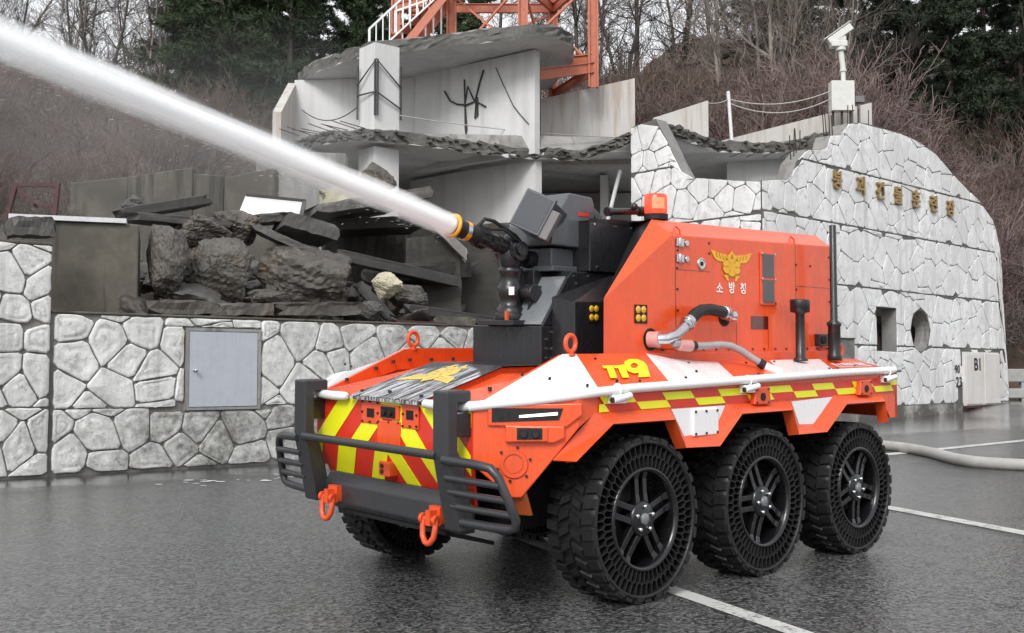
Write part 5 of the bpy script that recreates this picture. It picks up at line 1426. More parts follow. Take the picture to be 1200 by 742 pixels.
rock('boulder', 'cream coloured stone lodged under the long dark beam', 431, 317, 472, 356, wall_y(450) + 1.0, 8, .9, mat='rock_cream', cat='stone')
rock('boulder', 'small dull brown stone just right of the cream stone', 445, 332, 502, 364, wall_y(470) + 1.1, 9, .8)
rock('boulder', 'small grey stone on the wall crest below the cream stone', 414, 352, 450, 380, wall_y(430) + .55, 10, .8, mat='rock_grey')
rock('boulder', 'pitted dark boulder behind the water cannon elbow', 582, 268, 642, 330, wall_y(600) + 2.2, 12, .9, mat='rock')
rock('boulder', 'dark jagged boulder with cream tiles leaning against the lower column', 418, 186, 464, 232, 18.5, 13, .7)
rock('boulder', 'flat dark lump beneath the bright metal sheet', 300, 250, 352, 282, wall_y(330) + 2.4, 15, .9, mat='rock_grey')

def slab(name, label, p, q, w, h, mat='rock_grey', cat='slab', roll=0.0, seed=0, group=None):
    """broken slab or beam from p to q, w across, h thick"""
    p, q = np.array(p, float), np.array(q, float); d = q - p; L = np.linalg.norm(d); d /= L
    s = np.cross(d, (0, 0, 1)); s /= np.linalg.norm(s); u = np.cross(s, d)
    s, u = s * math.cos(roll) + u * math.sin(roll), u * math.cos(roll) - s * math.sin(roll)
    g = np.random.default_rng(seed + 100); rings = []; n = 16 if mat != 'timber' else 6; amp = .06 if mat == 'rock' else (.02 if mat == 'timber' else .035)
    prof = [(-1, -1), (-.4, -1), (.3, -1), (1, -1), (1, -.2), (1, .5), (1, 1), (.4, 1), (-.3, 1), (-1, 1), (-1, .3), (-1, -.4)]; base = g.normal(0, amp * h, (len(prof), 3)); endj = g.normal(0, .05, (2, len(prof)))
    for k in range(n):
        t = k / (n - 1); c = p + d * L * t
        base = base * .8 + g.normal(0, amp * h * .6, (len(prof), 3))
        rings.append([c + s * a * w / 2 + u * b_ * h / 2 + jj + (d * endj[0 if k == 0 else 1][i] if k in (0, n - 1) else 0) for i, ((a, b_), jj) in enumerate(zip(prof, base))])
    m = MB(); m.loft([np.array(r) for r in rings], True, False); return tag(m.build(name, M[mat], bevel=.012 if mat != 'rock' else .02), label, cat, group)
Y = lambda u, d: wall_y(u) + d
slab('edge_slab', 'flat dark kerb stone on the wall crest under the brown upright boulder', at(178, 360, Y(178, .42)), at(250, 361, Y(250, .42)), .30, .17, 'rock', seed=1)
slab('edge_slab', 'flat dark kerb stone on the wall crest under the wide boulder', at(251, 363, Y(251, .42)), at(318, 363, Y(318, .42)), .30, .15, 'rock', seed=2)
slab('edge_slab', 'flat dark kerb stone on the wall crest under the biggest boulder', at(320, 363, Y(320, .42)), at(418, 362, Y(418, .42)), .30, .16, 'rock', seed=3)
slab('broken_slab', 'long dark slab lying level across the top left of the heap', at(140, 252, Y(140, 2.2)), at(238, 236, Y(238, 2.2)), .5, .13, 'timber', seed=4)
slab('broken_slab', 'thin dark slab tilted under the long level slab', at(150, 255, Y(150, 1.6)), at(262, 266, Y(262, 1.9)), .5, .10, 'rock_grey', seed=5)
slab('broken_slab', 'thick tilted concrete block beside the bright metal sheet', at(328, 262, Y(328, 1.7)), at(386, 278, Y(386, 1.7)), .45, .22, 'rock_grey', seed=6, roll=.2)
slab('broken_slab', 'short flat slab under the bright metal sheet', at(296, 258, Y(296, 1.9)), at(332, 256, Y(332, 1.9)), .5, .12, 'rock_grey', seed=7)
slab('broken_slab', 'slanting slab end between the tilted block and the biggest boulder', at(300, 268, Y(300, 1.5)), at(352, 292, Y(352, 1.3)), .4, .10, 'rock_grey', seed=8)
slab('beam', 'long dark beam sloping down from the boulders towards the water cannon', at(398, 300, Y(398, 1.5)), at(530, 330, Y(530, 1.6)), .2, .16, 'timber', 'beam', seed=9)
slab('beam', 'short dark beam propped steeply beside the cream stone', at(420, 334, Y(420, .9)), at(456, 372, Y(456, .7)), .14, .14, 'timber', 'beam', seed=10)
slab('beam', 'dark beam lying low on the wall crest behind the orange lifting eye', at(478, 362, Y(478, .9)), at(580, 378, Y(580, .9)), .2, .13, 'timber', 'beam', seed=11)
slab('beam', 'stubby brown timber block on the wall crest near the black tower', at(505, 379, Y(505, .45)), at(550, 381, Y(550, .45)), .2, .19, 'concrete_old', 'beam', seed=12)
slab('beam', 'flat red brown strip on the wall crest beside the timber block', at(462, 377, Y(462, .3)), at(522, 381, Y(522, .3)), .12, .05, 'rust_steel', 'beam', seed=13)
slab('broken_slab', 'upright dark concrete stump streaked with damp behind the water cannon', at(562, 395, Y(565, 2.1)), at(562, 268, Y(565, 2.3)), .95, .4, 'concrete_dark', seed=14, roll=math.pi / 2 * 0)
slab('broken_slab', 'brown stained concrete stump left of the taller dark stump', at(508, 390, Y(508, 2.0)), at(508, 282, Y(508, 2.2)), .85, .4, 'concrete_dark', seed=15)
slab('broken_slab', 'grey concrete offcut tilted below the nozzle', at(508, 262, Y(510, 1.9)), at(546, 300, Y(540, 1.7)), .3, .13, 'concrete_grey', seed=16)
slab('broken_slab', 'cracked floor slab sagging over the dark hollow in the rubble', at(352, 256, 17.0), at(476, 236, 17.8), 2.2, .16, 'slab_edge', seed=17)
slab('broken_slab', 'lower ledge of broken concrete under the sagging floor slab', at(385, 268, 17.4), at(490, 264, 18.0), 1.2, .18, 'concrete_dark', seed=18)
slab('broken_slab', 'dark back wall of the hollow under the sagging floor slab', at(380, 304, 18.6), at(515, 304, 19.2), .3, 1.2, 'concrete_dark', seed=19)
slab('broken_slab', 'dull grey slab lying behind the long sloping beam', at(440, 320, Y(440, 2.0)), at(540, 318, Y(530, 2.3)), .7, .25, 'concrete_dark', seed=20)
slab('tile_chunk', 'broken chunk faced with yellow cream tiles on the sagging slab', at(378, 236, 17.2), at(424, 222, 17.4), .5, .30, 'rock_cream', 'chunk', seed=21)

sheet = MB(); c0, c1, c2, c3 = at(278, 254, Y(278, 2.6)), at(353, 254, Y(353, 2.6)), at(357, 236, Y(357, 3.3)), at(288, 229, Y(288, 3.3))
sheet.prism([c0, c1, c2, c3], (0, .02, -.03)); fr = tag(sheet.build('metal_sheet', M['glassroof']), 'bright pale metal sheet lying tilted on top of the rubble', 'sheet')
e = MB(); e.bar(c3, c2, .09, .05); e.bar(c2, c1, .06, .05); e.build('sheet_edge', M['timber'], fr)

# concrete block behind the taller pier, with its pale coping
blk = empty('concrete_block', tuple(at(100, 355, 13.0))); tag(blk, 'square dark concrete block with a pale coping strip behind the white pier', 'block')
p = at(100, 355, 13.0)
b = MB(); a0, a1 = at(8, 357, 12.3), at(161, 362, 12.75); a0[2] = a1[2] = 1.3; d = a1 - a0; n_ = np.array([-d[1], d[0], 0]); n_ /= np.linalg.norm(n_)
b.prism([a0, a1, a1 + n_ * 1.5, a0 + n_ * 1.5], (0, 0, 2.88 - 1.3)); b.v = [tuple(np.array(q) - p) for q in b.v]; b.build('block_body', M['concrete_old'], blk, bevel=.02)
b = MB(); q0, q1 = a0 - n_ * .05, a0 + d * .90 - n_ * .05; b.prism([q0, q1, q1 + n_ * .9, q0 + n_ * .9], (0, 0, .055)); b.v = [tuple(np.array(q) - p + np.array([0, 0, 2.885 - 1.3])) for q in b.v]; b.build('coping_strip', M['coping'], blk)
slab('broken_slab', 'rough dark stump of concrete on the crest of the taller white pier', at(12, 266, 11.6), at(58, 268, 11.9), .35, .20, 'rock_grey', seed=24)
# red steel frame on the bank
fr = empty('steel_frame', tuple(at(40, 250, 16.5))); tag(fr, 'rusty red steel frame standing on the bank at the far left', 'frame'); p = at(40, 250, 16.5)
for nm, (u0, v0), (u1, v1), r in (('frame_post', (6, 262), (19, 215), .035), ('frame_post', (63, 262), (68, 215), .035), ('frame_rail', (14, 217), (70, 217), .028), ('frame_rail', (20, 219), (44, 243), .022), ('frame_rail', (40, 241), (66, 241), .022)):
    b = MB(); b.bar(at(u0, v0, 16.5) - p, at(u1, v1, 16.5) - p, r * 2, r * 2); b.build(nm, M['rust_steel'], fr)

# old retaining wall on the bank behind the rubble: separate pours
bw = empty('bank_wall', tuple(at(200, 240, 19.0))); tag(bw, 'old damp stained concrete wall holding the bank behind the rubble', 'wall'); p = at(200, 240, 19.0)
for (u0, vt0, u1, vt1) in ((82, 214, 150, 207), (150, 207, 226, 196), (227, 203, 262, 206), (263, 208, 322, 196)):
    b = MB(); a, c = at(u0, vt0, 18.6), at(u1, vt1, 19.0); b.prism([(a[0], a[1], 2.6), (c[0], c[1], 2.6), c, a], (0, .35, 0)); b.v = [tuple(np.array(q) - p) for q in b.v]; b.build('wall_pour', M['concrete_old'], bw, bevel=.02)
bw2 = MB(); a, c = at(300, 175, 21.5), at(405, 180, 22.5); bw2.prism([(a[0], a[1], 2.6), (c[0], c[1], 2.6), c, a], (0, .35, 0)); tag(bw2.build('stub_wall', M['concrete_grey'], bevel=.02), 'streaked pale grey concrete wall stub below the left end of the floor slab', 'wall')

# loose rubble: countable lumps copied from four shapes, then fine crumbs as one mass
g = np.random.default_rng(77)
lm = [rock_mesh(200 + k, s, cuts=12, sub=2, rough=.05, name='rubble_lump', mat=m_) for k, (s, m_) in enumerate((((.5, .4, .28), 'rock_grey'), ((.42, .34, .34), 'rock'), ((.6, .42, .2), 'rock_grey'), ((.34, .3, .25), 'rock')))]
for k in range(150):
    s_ = g.uniform(.9, 7.2); t_ = g.uniform(.62, 5.5); p = WA + WD * s_ + WN * t_
    if p[0] > 1.2 and t_ < .9: continue
    o = link_mesh('rubble_lump', lm[k % 4], None, (p[0], p[1], float(hill_z(p[0], p[1])) + g.uniform(.0, .35) + .12 * (t_ < 4)), tuple(g.uniform(-.6, .6, 2)) + (g.uniform(0, 6),))
    f = g.uniform(.6, 1.35); o.scale = (f, f, f); tag(o, 'loose dark lump of broken stone or concrete in the rubble heap', 'rubble', 'loose lumps in the rubble heap')
# bent reinforcing bars and roots sticking out of the heap
gw = np.random.default_rng(14); wb = MB()
for k in range(26):
    s_ = gw.uniform(2.6, 6.2); t_ = gw.uniform(.7, 2.6); p = WA + WD * s_ + WN * t_; z = float(hill_z(p[0], p[1])) + .1; q = np.array([p[0], p[1], z]); d = gw.normal(0, .5, 3) + np.array([0, -.2, .8]); path = [q]
    for j in range(6): d = d + gw.normal(0, .45, 3) - np.array([0, 0, .18]); d /= np.linalg.norm(d); q = q + d * gw.uniform(.06, .16); path.append(q)
    wb.tube(path, gw.uniform(.004, .009), 5)
tag(wb.build('twisted_wire', M['rebar']), 'tangle of rusty wire and roots in the rubble', kind='stuff')
cb = MB()
for k in range(1500):
    s_ = g.uniform(.4, 10); t_ = g.uniform(.5, 8) ; p = WA + WD * s_ + WN * t_; z = float(hill_z(p[0], p[1])); r_ = g.uniform(.02, .08)
    cb.obox((p[0], p[1], z + r_ * .4 + .02), g.normal(0, r_, 3), g.normal(0, r_ * .8, 3), g.normal(0, r_ * .6, 3))
tag(cb.build('rubble_crumbs', M['rock_grey']), 'small crumbs of broken concrete scattered over the terrace', kind='stuff')

# ================================================================== PLANTS
def tubes(segs, n, uniform=True):
    """segs: (m,8) p0 p1 r0 r1 -> verts, faces of n-sided tubes"""
    S = np.asarray(segs, float); m = len(S); p0, p1, r0, r1 = S[:, :3], S[:, 3:6], S[:, 6], S[:, 7]
    d = p1 - p0; d /= np.linalg.norm(d, axis=1, keepdims=True) + 1e-9
    a = np.where(np.abs(d[:, 2:3]) < .9, np.array([[0, 0, 1.0]]), np.array([[1.0, 0, 0]])); u = np.cross(d, a); u /= np.linalg.norm(u, axis=1, keepdims=True); w = np.cross(d, u)
    th = np.arange(n) * 2 * math.pi / n; ca, sa = np.cos(th), np.sin(th)
    ring = u[:, None, :] * ca[None, :, None] + w[:, None, :] * sa[None, :, None]
    V_ = np.concatenate([p0[:, None] + ring * r0[:, None, None], p1[:, None] + ring * r1[:, None, None]], 1)
    i = np.arange(n); j = (i + 1) % n
    F = np.stack([i, j, n + j, n + i], -1)[None] + (np.arange(m) * 2 * n)[:, None, None]
    return V_.reshape(-1, 3), F.reshape(-1, 4)

def grow(g, p, d, L, r, level, maxl, out, up=.15, spread=.75, kids=(3, 5), bend=.18, nseg=4):
    p = np.array(p, float); d = np.array(d, float) / np.linalg.norm(d); step = L / nseg; pts = [p]; 
    for k in range(nseg):
        r0 = r * (1 - .8 * k / nseg); r1 = r * (1 - .8 * (k + 1) / nseg)
        d = d + g.normal(0, bend, 3) + np.array([0, 0, up]) * .5; d /= np.linalg.norm(d)
        q = p + d * step; out.append((*p, *q, r0, r1)); 
        if level < maxl:
            for _ in range(g.integers(*kids) if k > 0 or level > 0 else 0):
                if level == 0 and k < nseg * .25: continue
                v = g.normal(size=3); v -= d * (v @ d); v /= np.linalg.norm(v) + 1e-9
                a = spread * g.uniform(.6, 1.2); nd = d * math.cos(a) + v * math.sin(a)
                f = g.uniform(.0, 1.0)
                grow(g, p + (q - p) * f, nd, L * g.uniform(.38, .6) * (1 - .35 * k / nseg), max(r1 * .55, .004), level + 1, maxl, out, up, spread, (max(1, kids[0] - 1), max(2, kids[1] - 1)), bend, max(2, nseg - 1))
        p = q

def bare_tree(seed, H, r, mat, forks=2):
    g = np.random.default_rng(seed); trunk = []; br = []
    for f in range(forks):
        d = np.array([g.normal(0, .10), g.normal(0, .08), 1.0]); p = np.array([.12 * f, .05 * f, -.4]); n = 9
        for k in range(n):
            r0, r1 = r * (1 - .75 * k / n), r * (1 - .75 * (k + 1) / n)
            d = d + g.normal(0, .07, 3); d[2] = max(d[2], .8); d /= np.linalg.norm(d); q = p + d * (H / n); trunk.append((*p, *q, r0, r1))
            if k >= 2:
                for _ in range(g.integers(2, 4)):
                    v = g.normal(size=3); v[2] = abs(v[2]) * .4 + .55; v /= np.linalg.norm(v)
                    grow(g, p + (q - p) * g.random(), v, H * g.uniform(.18, .34), r1 * .5, 1, 3, br, .16, .65, (2, 4), .16, 4)
            p = q
    br = np.array(br); br[:, 6:] = np.maximum(br[:, 6:], .007)
    return fast_mesh('trunk', *tubes(trunk, 7), M[mat], True), fast_mesh('branches', *tubes(br, 3), M['twig_grey' if mat == 'bark_pale' else 'twig_dark'])

def shrub(seed, H, n, mat, lean=.5):
    g = np.random.default_rng(seed); out = []
    for k in range(n):
        a = g.uniform(0, 6.28); v = np.array([math.cos(a) * lean * 1.5 * g.random(), math.sin(a) * lean * 1.5 * g.random(), 1.0])
        grow(g, (math.cos(a) * .25, math.sin(a) * .25, -.2), v, H * g.uniform(.55, .95), .016, 0, 2, out, .05, .72, (2, 4), .17, 5)
    S = np.array(out); S[:, 6:] = np.clip(S[:, 6:], .0065, .02)
    return fast_mesh('shrub', *tubes(S, 3), M[mat])

def pine(seed, H, rad, dark=False, base=.12):
    g = np.random.default_rng(seed); trunk = [(0, 0, -.5, g.normal(0, .2), g.normal(0, .2), H * .5, .17, .10), (0, 0, 0, 0, 0, 0, 0, 0)]
    trunk[1] = (*trunk[0][3:6], g.normal(0, .25), g.normal(0, .25), H, .10, .015); br = []; tuft = []
    nw = int(H * 6.2)
    for k in range(nw):
        f = base + (1 - base) * (k + g.random()) / nw; z = H * f; c = np.array([trunk[0][3] * min(1, 2 * f), trunk[0][4] * min(1, 2 * f), z])
        L = rad * ((1 - f) ** .62 * (.55 + .45 * min(1, f * 5)) + .10) * g.uniform(.55, 1.2)
        a = g.uniform(0, 6.28); d = np.array([math.cos(a), math.sin(a), .12 + .35 * f]); p = c; n = 5
        for s in range(n):
            d = d + np.array([g.normal(0, .10), g.normal(0, .10), -.06 + g.normal(0, .05)]); d /= np.linalg.norm(d); q = p + d * L / n
            br.append((*p, *q, .03 * (1 - s / n) + .006, .03 * (1 - (s + 1) / n) + .005))
            if s > 0:
                for _ in range(2):
                    v = g.normal(size=3); v[2] *= .35; v -= d * (v @ d) * .5; v /= np.linalg.norm(v); e = p + (q - p) * g.random(); e2 = e + (v * .7 + d * .5) * L * g.uniform(.12, .28)
                    br.append((*e, *e2, .008, .005))
                    for t in np.linspace(.35, 1, 4): tuft.append((e + (e2 - e) * t, (v * .6 + d * .5)))
                tuft.append((q, d)); tuft.append(((p + q) / 2, d))
            p = q
    pos = np.array([t[0] for t in tuft]); dr = np.array([t[1] for t in tuft]); m = len(pos); K = 11
    r3 = g.normal(size=(m, K, 3)); D = dr[:, None] * .9 + r3 * .75 + np.array([0, 0, .25]); D /= np.linalg.norm(D, axis=2, keepdims=True)
    L = g.uniform(.16, .36, (m, K, 1)); W = np.cross(D, g.normal(size=(m, K, 3))); W /= np.linalg.norm(W, axis=2, keepdims=True) + 1e-9
    P0 = pos[:, None] + g.normal(0, .05, (m, K, 3)); wv = W * (.034 if dark else .026)
    Vn = np.stack([P0 - wv, P0 + wv, P0 + D * L], 2).reshape(-1, 3); Fn = np.arange(len(Vn)).reshape(-1, 3)
    return fast_mesh('trunk', *tubes(trunk, 7), M['bark_dark'], True), fast_mesh('branches', *tubes(br, 3), M['bark_dark']), fast_mesh('crown', Vn, Fn, M['needle_dark' if dark else 'needle'])

def place_tree(name, meshes, names, x, y, s, rz, label, cat, group, sink=0.0):
    root = empty(name, (x, y, float(hill_z(x, y)) - sink), rz); root.scale = (s, s, s); tag(root, label, cat, group)
    for nm, me in zip(names, meshes): link_mesh(nm, me, root)
    return root
g = np.random.default_rng(5)
pines = [pine(300 + k, H, rad, k >= 2) for k, (H, rad) in enumerate(((10.0, 3.0), (8.5, 2.6), (12.0, 3.4), (14.0, 3.8)))]
bares = [bare_tree(400 + k, H, r, m_, f) for k, (H, r, m_, f) in enumerate(((10, .13, 'bark_pale', 2), (11, .11, 'bark_pale', 3), (9, .12, 'bark_dark', 2), (12, .16, 'bark_dark', 1)))]
for x, y, k, s in ((-11.2, 41, 0, 1.0), (-8.0, 39.5, 1, 1.05), (-6.2, 43, 0, 1.1), (-9.6, 46, 2, .9), (-13.2, 48, 1, 1.1), (-4.2, 47, 2, .85), (-2.0, 45, 1, 1.0), (-7.4, 50, 0, 1.15), (-10.2, 43.5, 0, 1.05), (-5.4, 40.5, 1, .9), (-8.8, 42, 2, .8), (-11.8, 45, 2, .85), (-12.8, 43, 0, .95), (-14.0, 45, 1, 1.0), (-10.4, 40.5, 1, .95)):
    place_tree('pine_tree', pines[k], ('trunk', 'branches', 'crown'), x, y, s, g.uniform(0, 6), 'dark green pine on the bank behind the left end of the ruined building', 'pine tree', 'pines behind the left end of the building', .3)
for x, y, k, s in ((20.5, 49, 2, .95), (24.5, 51, 3, .9), (17.8, 54, 3, .9), (28.5, 49, 2, 1.0), (22.5, 57, 3, 1.0), (31, 55, 3, .95), (14.5, 57, 2, 1.0), (27, 60, 2, 1.1), (19, 62, 3, 1.0), (25.5, 44.5, 2, .75), (18.6, 50.5, 2, .9), (21.8, 53, 3, .95), (26, 54, 3, 1.0), (16, 60, 3, 1.0), (23.0, 46.5, 2, .8), (29, 53, 3, .9)):
    place_tree('fir_tree', pines[k], ('trunk', 'branches', 'crown'), x, y, s, g.uniform(0, 6), 'tall dark evergreen on the hillside above the stone faced wall', 'fir tree', 'evergreens above the stone faced wall', .3)
for x, y, k, s in ((-23.5, 47, 0, .95), (-21.8, 44, 2, .9), (-20.2, 49, 3, .8), (-19, 46, 1, .85), (-17.2, 44, 2, .95), (-16.4, 50, 3, .85), (-15.0, 46, 2, .9), (-14.6, 43, 1, .7), (-24.8, 51, 3, .9), (-18.4, 52, 2, 1.0), (-12.5, 45, 3, .8)):
    place_tree('bare_tree', bares[k], ('trunk', 'crown'), x, y, s, g.uniform(0, 6), 'leafless tree against the white sky at the far left', 'bare tree', 'leafless trees at the far left', .2)
for x, y, k, s in ((10.6, 45, 0, 1.0), (12.2, 47, 1, 1.0), (9.0, 46.5, 1, 1.05), (13.8, 46, 0, .9), (7.2, 48, 2, 1.0), (15.2, 49, 1, 1.0), (8.2, 51, 3, 1.0), (11.5, 52, 2, 1.1), (13.5, 54, 3, 1.0), (17.2, 48, 2, .9)):
    place_tree('bare_tree', bares[k], ('trunk', 'crown'), x, y, s, g.uniform(0, 6), 'pale leafless tree on the hillside behind the security camera', 'bare tree', 'leafless trees behind the security camera', .2)
for x, y, k, s in ((3.2, 47, 3, .85), (5.0, 45, 2, .95), (1.0, 48, 2, .95), (-1.0, 52, 3, .9), (4.2, 52, 1, 1.0), (6.4, 53, 3, 1.0), (2.2, 54, 0, 1.0)):
    place_tree('bare_tree', bares[k], ('trunk', 'crown'), x, y, s, g.uniform(0, 6), 'dark leafless tree behind the orange stair tower', 'bare tree', 'leafless trees behind the stair tower', .2)
shr = [shrub(500 + k, H, n, m_) for k, (H, n, m_) in enumerate(((3.0, 22, 'twig_red'), (2.6, 24, 'twig_red'), (3.4, 20, 'twig_brown'), (2.4, 24, 'twig_grey'), (2.8, 22, 'twig_brown')))]
def shrubs(region, n, kinds, label, group, smin=.8, smax=1.3, seed=0):
    g = np.random.default_rng(seed); k = 0
    while k < n:
        x, y = g.uniform(region[0], region[1]), g.uniform(region[2], region[3]); z = float(hill_z(x, y))
        if z < -.2: continue
        o = link_mesh('shrub', shr[kinds[k % len(kinds)]], None, (x, y, z), (g.normal(0, .06), g.normal(0, .06), g.uniform(0, 6.3))); s = g.uniform(smin, smax); o.scale = (s, s, s * g.uniform(.9, 1.15))
        tag(o, label, 'shrub', group); k += 1
shrubs((-19, -6.5, 23, 39), 95, (2, 4, 3, 3, 2), 'bare brown shrub on the bank behind the water jet', 'brown shrubs on the left bank', .5, .85, 1)
shrubs((-13, -6.2, 16, 24.5), 34, (4, 2, 3, 3), 'low bare shrub on the bank round the red steel frame', 'low shrubs round the red steel frame', .3, .55, 6)
shrubs((1.5, 11, 35.5, 45), 60, (2, 4, 0, 2), 'bare brown shrub on the slope behind the ruined roof', 'brown shrubs behind the ruined roof', .9, 1.35, 2)
shrubs((13.5, 26, 35.5, 50), 130, (0, 1, 3, 0, 2), 'reddish leafless shrub on the slope beside the stone faced wall', 'reddish shrubs on the right slope', .85, 1.4, 3)
shrubs((10, 15, 34.5, 40), 26, (0, 1, 0), 'reddish leafless shrub just behind the crest of the stone faced wall', 'reddish shrubs behind the wall crest', 1.2, 1.7, 4)
# distant thicket on the ridge: one mass
S_ = []
gg = np.random.default_rng(8)
for k in range(5200):
    x = gg.uniform(-34, 40); y = gg.uniform(44, 66)
    if x < -9 and gg.random() < .75: continue; z = float(hill_z(x, y)); h = gg.uniform(1.5, 4.5) if x > -8 else gg.uniform(.7, 1.6)
    p = np.array([x, y, z - .2]); d = np.array([gg.normal(0, .18), gg.normal(0, .18), 1])
    q = p + d * h * .6; e = q + (d + gg.normal(0, .3, 3)) * h * .5; S_.append((*p, *q, .022, .016)); S_.append((*q, *e, .014, .006))
    for _ in range(3): f = q + (e - q) * gg.random() * .6; S_.append((*f, *(f + (d + gg.normal(0, .55, 3)) * h * .3), .010, .006))
tag(link_mesh('thicket', fast_mesh('thicket', *tubes(S_, 3), M['twig_dark'])), 'far leafless thicket covering the ridge', kind='stuff')
# dry grass tufts along the terrace edge
S_ = []
for k in range(900):
    s_ = gg.choice([gg.uniform(.75, 1.5), gg.uniform(2.9, 5.6), gg.uniform(.4, 9)], p=[.25, .45, .3]); t_ = gg.uniform(.42, .75); p = WA + WD * s_ + WN * t_; z = max(float(hill_z(p[0], p[1])), 1.5)
    d = np.array([gg.normal(0, .5), gg.normal(0, .5), 1]); L = gg.uniform(.08, .28); q = p + np.array([0, 0, z]) ; e = q + d * L * .6; S_.append((*q, *e, .004, .003)); S_.append((*e, *(e + (d * np.array([1.6, 1.6, .3])) * L * .5), .003, .0015))
tag(link_mesh('dry_grass', fast_mesh('dry_grass', *tubes(S_, 3), M['drygrass'])), 'dry straw coloured grass along the crest of the retaining wall', kind='stuff')

# ================================================================== HOSE AND WATER
hp = [(2.9, 17.2), (4.3, 16.7), (5.1, 15.9), (5.45, 14.9), (5.45, 13.9), (5.32, 13.0), (5.35, 12.35), (5.8, 11.95), (6.8, 11.75), (8.2, 11.6), (10.5, 11.9)]
hp = np.array(hp); tt = np.linspace(0, len(hp) - 1, 60); hx = np.interp(tt, range(len(hp)), hp[:, 0]); hy = np.interp(tt, range(len(hp)), hp[:, 1])
for _ in range(6): hx[1:-1] = (hx[:-2] + hx[1:-1] * 2 + hx[2:]) / 4; hy[1:-1] = (hy[:-2] + hy[1:-1] * 2 + hy[2:]) / 4
b = MB(); b.tube([(x, y, .068) for x, y in zip(hx, hy)], .068, 14); tag(b.build('fire_hose', M['hose_cloth']), 'thick grey canvas fire hose curving over the wet car park', 'hose')

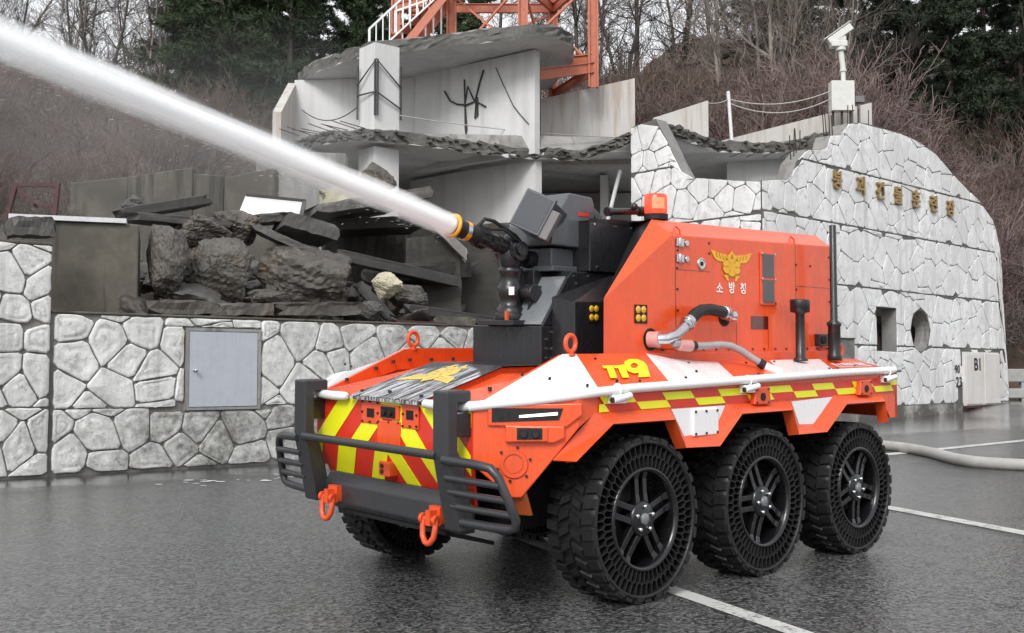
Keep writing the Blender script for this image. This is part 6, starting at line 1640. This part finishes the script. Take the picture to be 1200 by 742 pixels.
def water():
    # jet axis in world space, from the nozzle's mouth, following a flat arc
    def w(p): return np.array([TO[0] + _fw[0] * p[0] + _lf[0] * p[1], TO[1] + _fw[1] * p[0] + _lf[1] * p[1], p[2] - SHEAR[0] * p[0] - SHEAR[1] * p[1]])
    m0 = w(P_MOUTH); d = w(P_MOUTH + ND) - m0; d /= np.linalg.norm(d); d[2] += .009; d /= np.linalg.norm(d)
    root = empty('water_jet', tuple(m0)); tag(root, 'white water jet shooting from the yellow ringed nozzle to the upper left', 'water jet')
    # frame: local x along the jet
    root.rotation_euler = Vector(d).to_track_quat('X', 'Z').to_euler()
    L = 3.6
    def rad(t): return .050 + .0045 * t
    # solid core of the stream: coarse streaky surface
    t = NT('white water'); p = t.pos(scale=(.5, 7, 7)); n = t.noise(p, 5, 6, .7)
    t.set(Base_Color=(.95, .96, .97), Roughness=.6, Subsurface_Weight=.6, Subsurface_Radius=(.2, .2, .2), Subsurface_Scale=.15); t.bump(n, .1, .01)
    b = MB(); g = np.random.default_rng(1); rings = []
    for k in range(50):
        x = L * k / 49; r_ = rad(x) * (.84 - .09 * x)
        rings.append([(x, r_ * math.cos(a) * (1 + .05 * math.sin(3 * a + x * 5)), r_ * math.sin(a) * (1 + .05 * math.sin(2 * a + x * 4))) for a in np.linspace(0, 2 * math.pi, 20)[:-1]])
    b.loft([np.array(r) for r in rings], True, True); b.build('jet_core', t.m, root)
    # aerated sheath and falling spray: a volume whose density falls off from the axis
    v = bpy.data.materials.new('spray'); v.use_nodes = True; nt = v.node_tree; nt.nodes.clear()
    class X(NT):
        def __init__(s): s.m = v; s.t = nt
    q = X(); out = nt.nodes.new('ShaderNodeOutputMaterial'); pv = nt.nodes.new('ShaderNodeVolumePrincipled'); nt.links.new(pv.outputs[0], out.inputs['Volume'])
    pv.inputs['Color'].default_value = (.99, .995, 1.0, 1); pv.inputs['Anisotropy'].default_value = .0
    tc = nt.nodes.new('ShaderNodeTexCoord'); sp = nt.nodes.new('ShaderNodeSeparateXYZ'); nt.links.new(tc.outputs['Object'], sp.inputs[0]); x, y, z = sp.outputs
    R0 = q.math('ADD', q.math('MULTIPLY', x, .0045), .050)
    low = q.math('LESS_THAN', z, 0.0); zz_ = q.math('DIVIDE', z, q.math('ADD', 1.0, q.math('MULTIPLY', low, q.math('MULTIPLY', x, .10))))
    rr_ = q.math('SQRT', q.math('ADD', q.math('MULTIPLY', y, y), q.math('MULTIPLY', zz_, zz_)))
    nz_ = q.noise(q.pos(scale=(.45, 7, 7)), 4.0, 5, .65)
    e = q.math('SUBTRACT', q.math('DIVIDE', rr_, R0), q.math('MULTIPLY', q.math('SUBTRACT', nz_, .5), 1.3))
    sh = q.ramp(q.math('MULTIPLY', e, .5, clamp=True), [(.30, 1), (.48, .28), (.72, 0)])
    zt = q.math('DIVIDE', q.math('MULTIPLY', z, -1.0), q.math('ADD', .06, q.math('MULTIPLY', x, .085)))
    tail = q.math('MULTIPLY', q.math('MULTIPLY', low, q.ramp(q.math('DIVIDE', zt, 3.0, clamp=True), [(.1, 1), (.35, .35), (.95, 0)])), q.ramp(q.math('DIVIDE', q.math('ABSOLUTE', y), q.math('MULTIPLY', R0, 1.5), clamp=True), [(.3, 1), (1, 0)]))
    tail = q.math('MULTIPLY', tail, q.math('MULTIPLY', q.ramp(nz_, [(.3, .3), (.7, 1)]), q.math('MULTIPLY', x, .46)))
    dens = q.math('ADD', q.math('DIVIDE', q.math('MULTIPLY', sh, 3.6), R0), tail)
    nt.links.new(dens, pv.inputs['Density'])
    b = MB(); b.loft([np.array([(xx, (rad(xx) * 1.7) * math.cos(a), (rad(xx) * 1.7) * math.sin(a) * (1.0 if math.sin(a) > 0 else 1.4 + .55 * xx)) for a in np.linspace(0, 2 * math.pi, 25)[:-1]]) for xx in (0.01, L)], True, False); o = b.build('spray_sheath', v, root); o['kind'] = 'stuff'
    # droplets torn off the stream
    S = []
    for k in range(1600):
        xx = L * g.random() ** .8; a = g.uniform(0, 6.28); r_ = rad(xx) * (1.0 + abs(g.normal(0, .35))); yy, zz = r_ * math.cos(a), r_ * math.sin(a)
        if g.random() < .6: zz = -abs(zz) * (1 + g.exponential(.35))
        l = g.uniform(.006, .022); s = g.uniform(.0004, .0010); S.append((xx, yy, zz, xx + l, yy + yy * .03, zz + zz * .03 - .002, s, s * .5))
    o = link_mesh('droplets', fast_mesh('droplets', *tubes(S, 4), paint('water drops', (.8, .83, .86), .1)), root); o['kind'] = 'stuff'
P_MOUTH = N0 + ND * .437
water()

# drifting mist that falls under the stream over the bank
def mist():
    v = bpy.data.materials.new('mist'); v.use_nodes = True; nt = v.node_tree; nt.nodes.clear()
    out = nt.nodes.new('ShaderNodeOutputMaterial'); pv = nt.nodes.new('ShaderNodeVolumePrincipled'); nt.links.new(pv.outputs[0], out.inputs['Volume'])
    pv.inputs['Color'].default_value = (.93, .94, .95, 1); pv.inputs['Density'].default_value = .014
    b = MB(); b.box(-14, -2.6, 15.0, 24.0, 2.0, 6.3); o = b.build('mist', v); tag(o, 'thin grey mist of spray hanging over the left bank', kind='stuff')
mist()
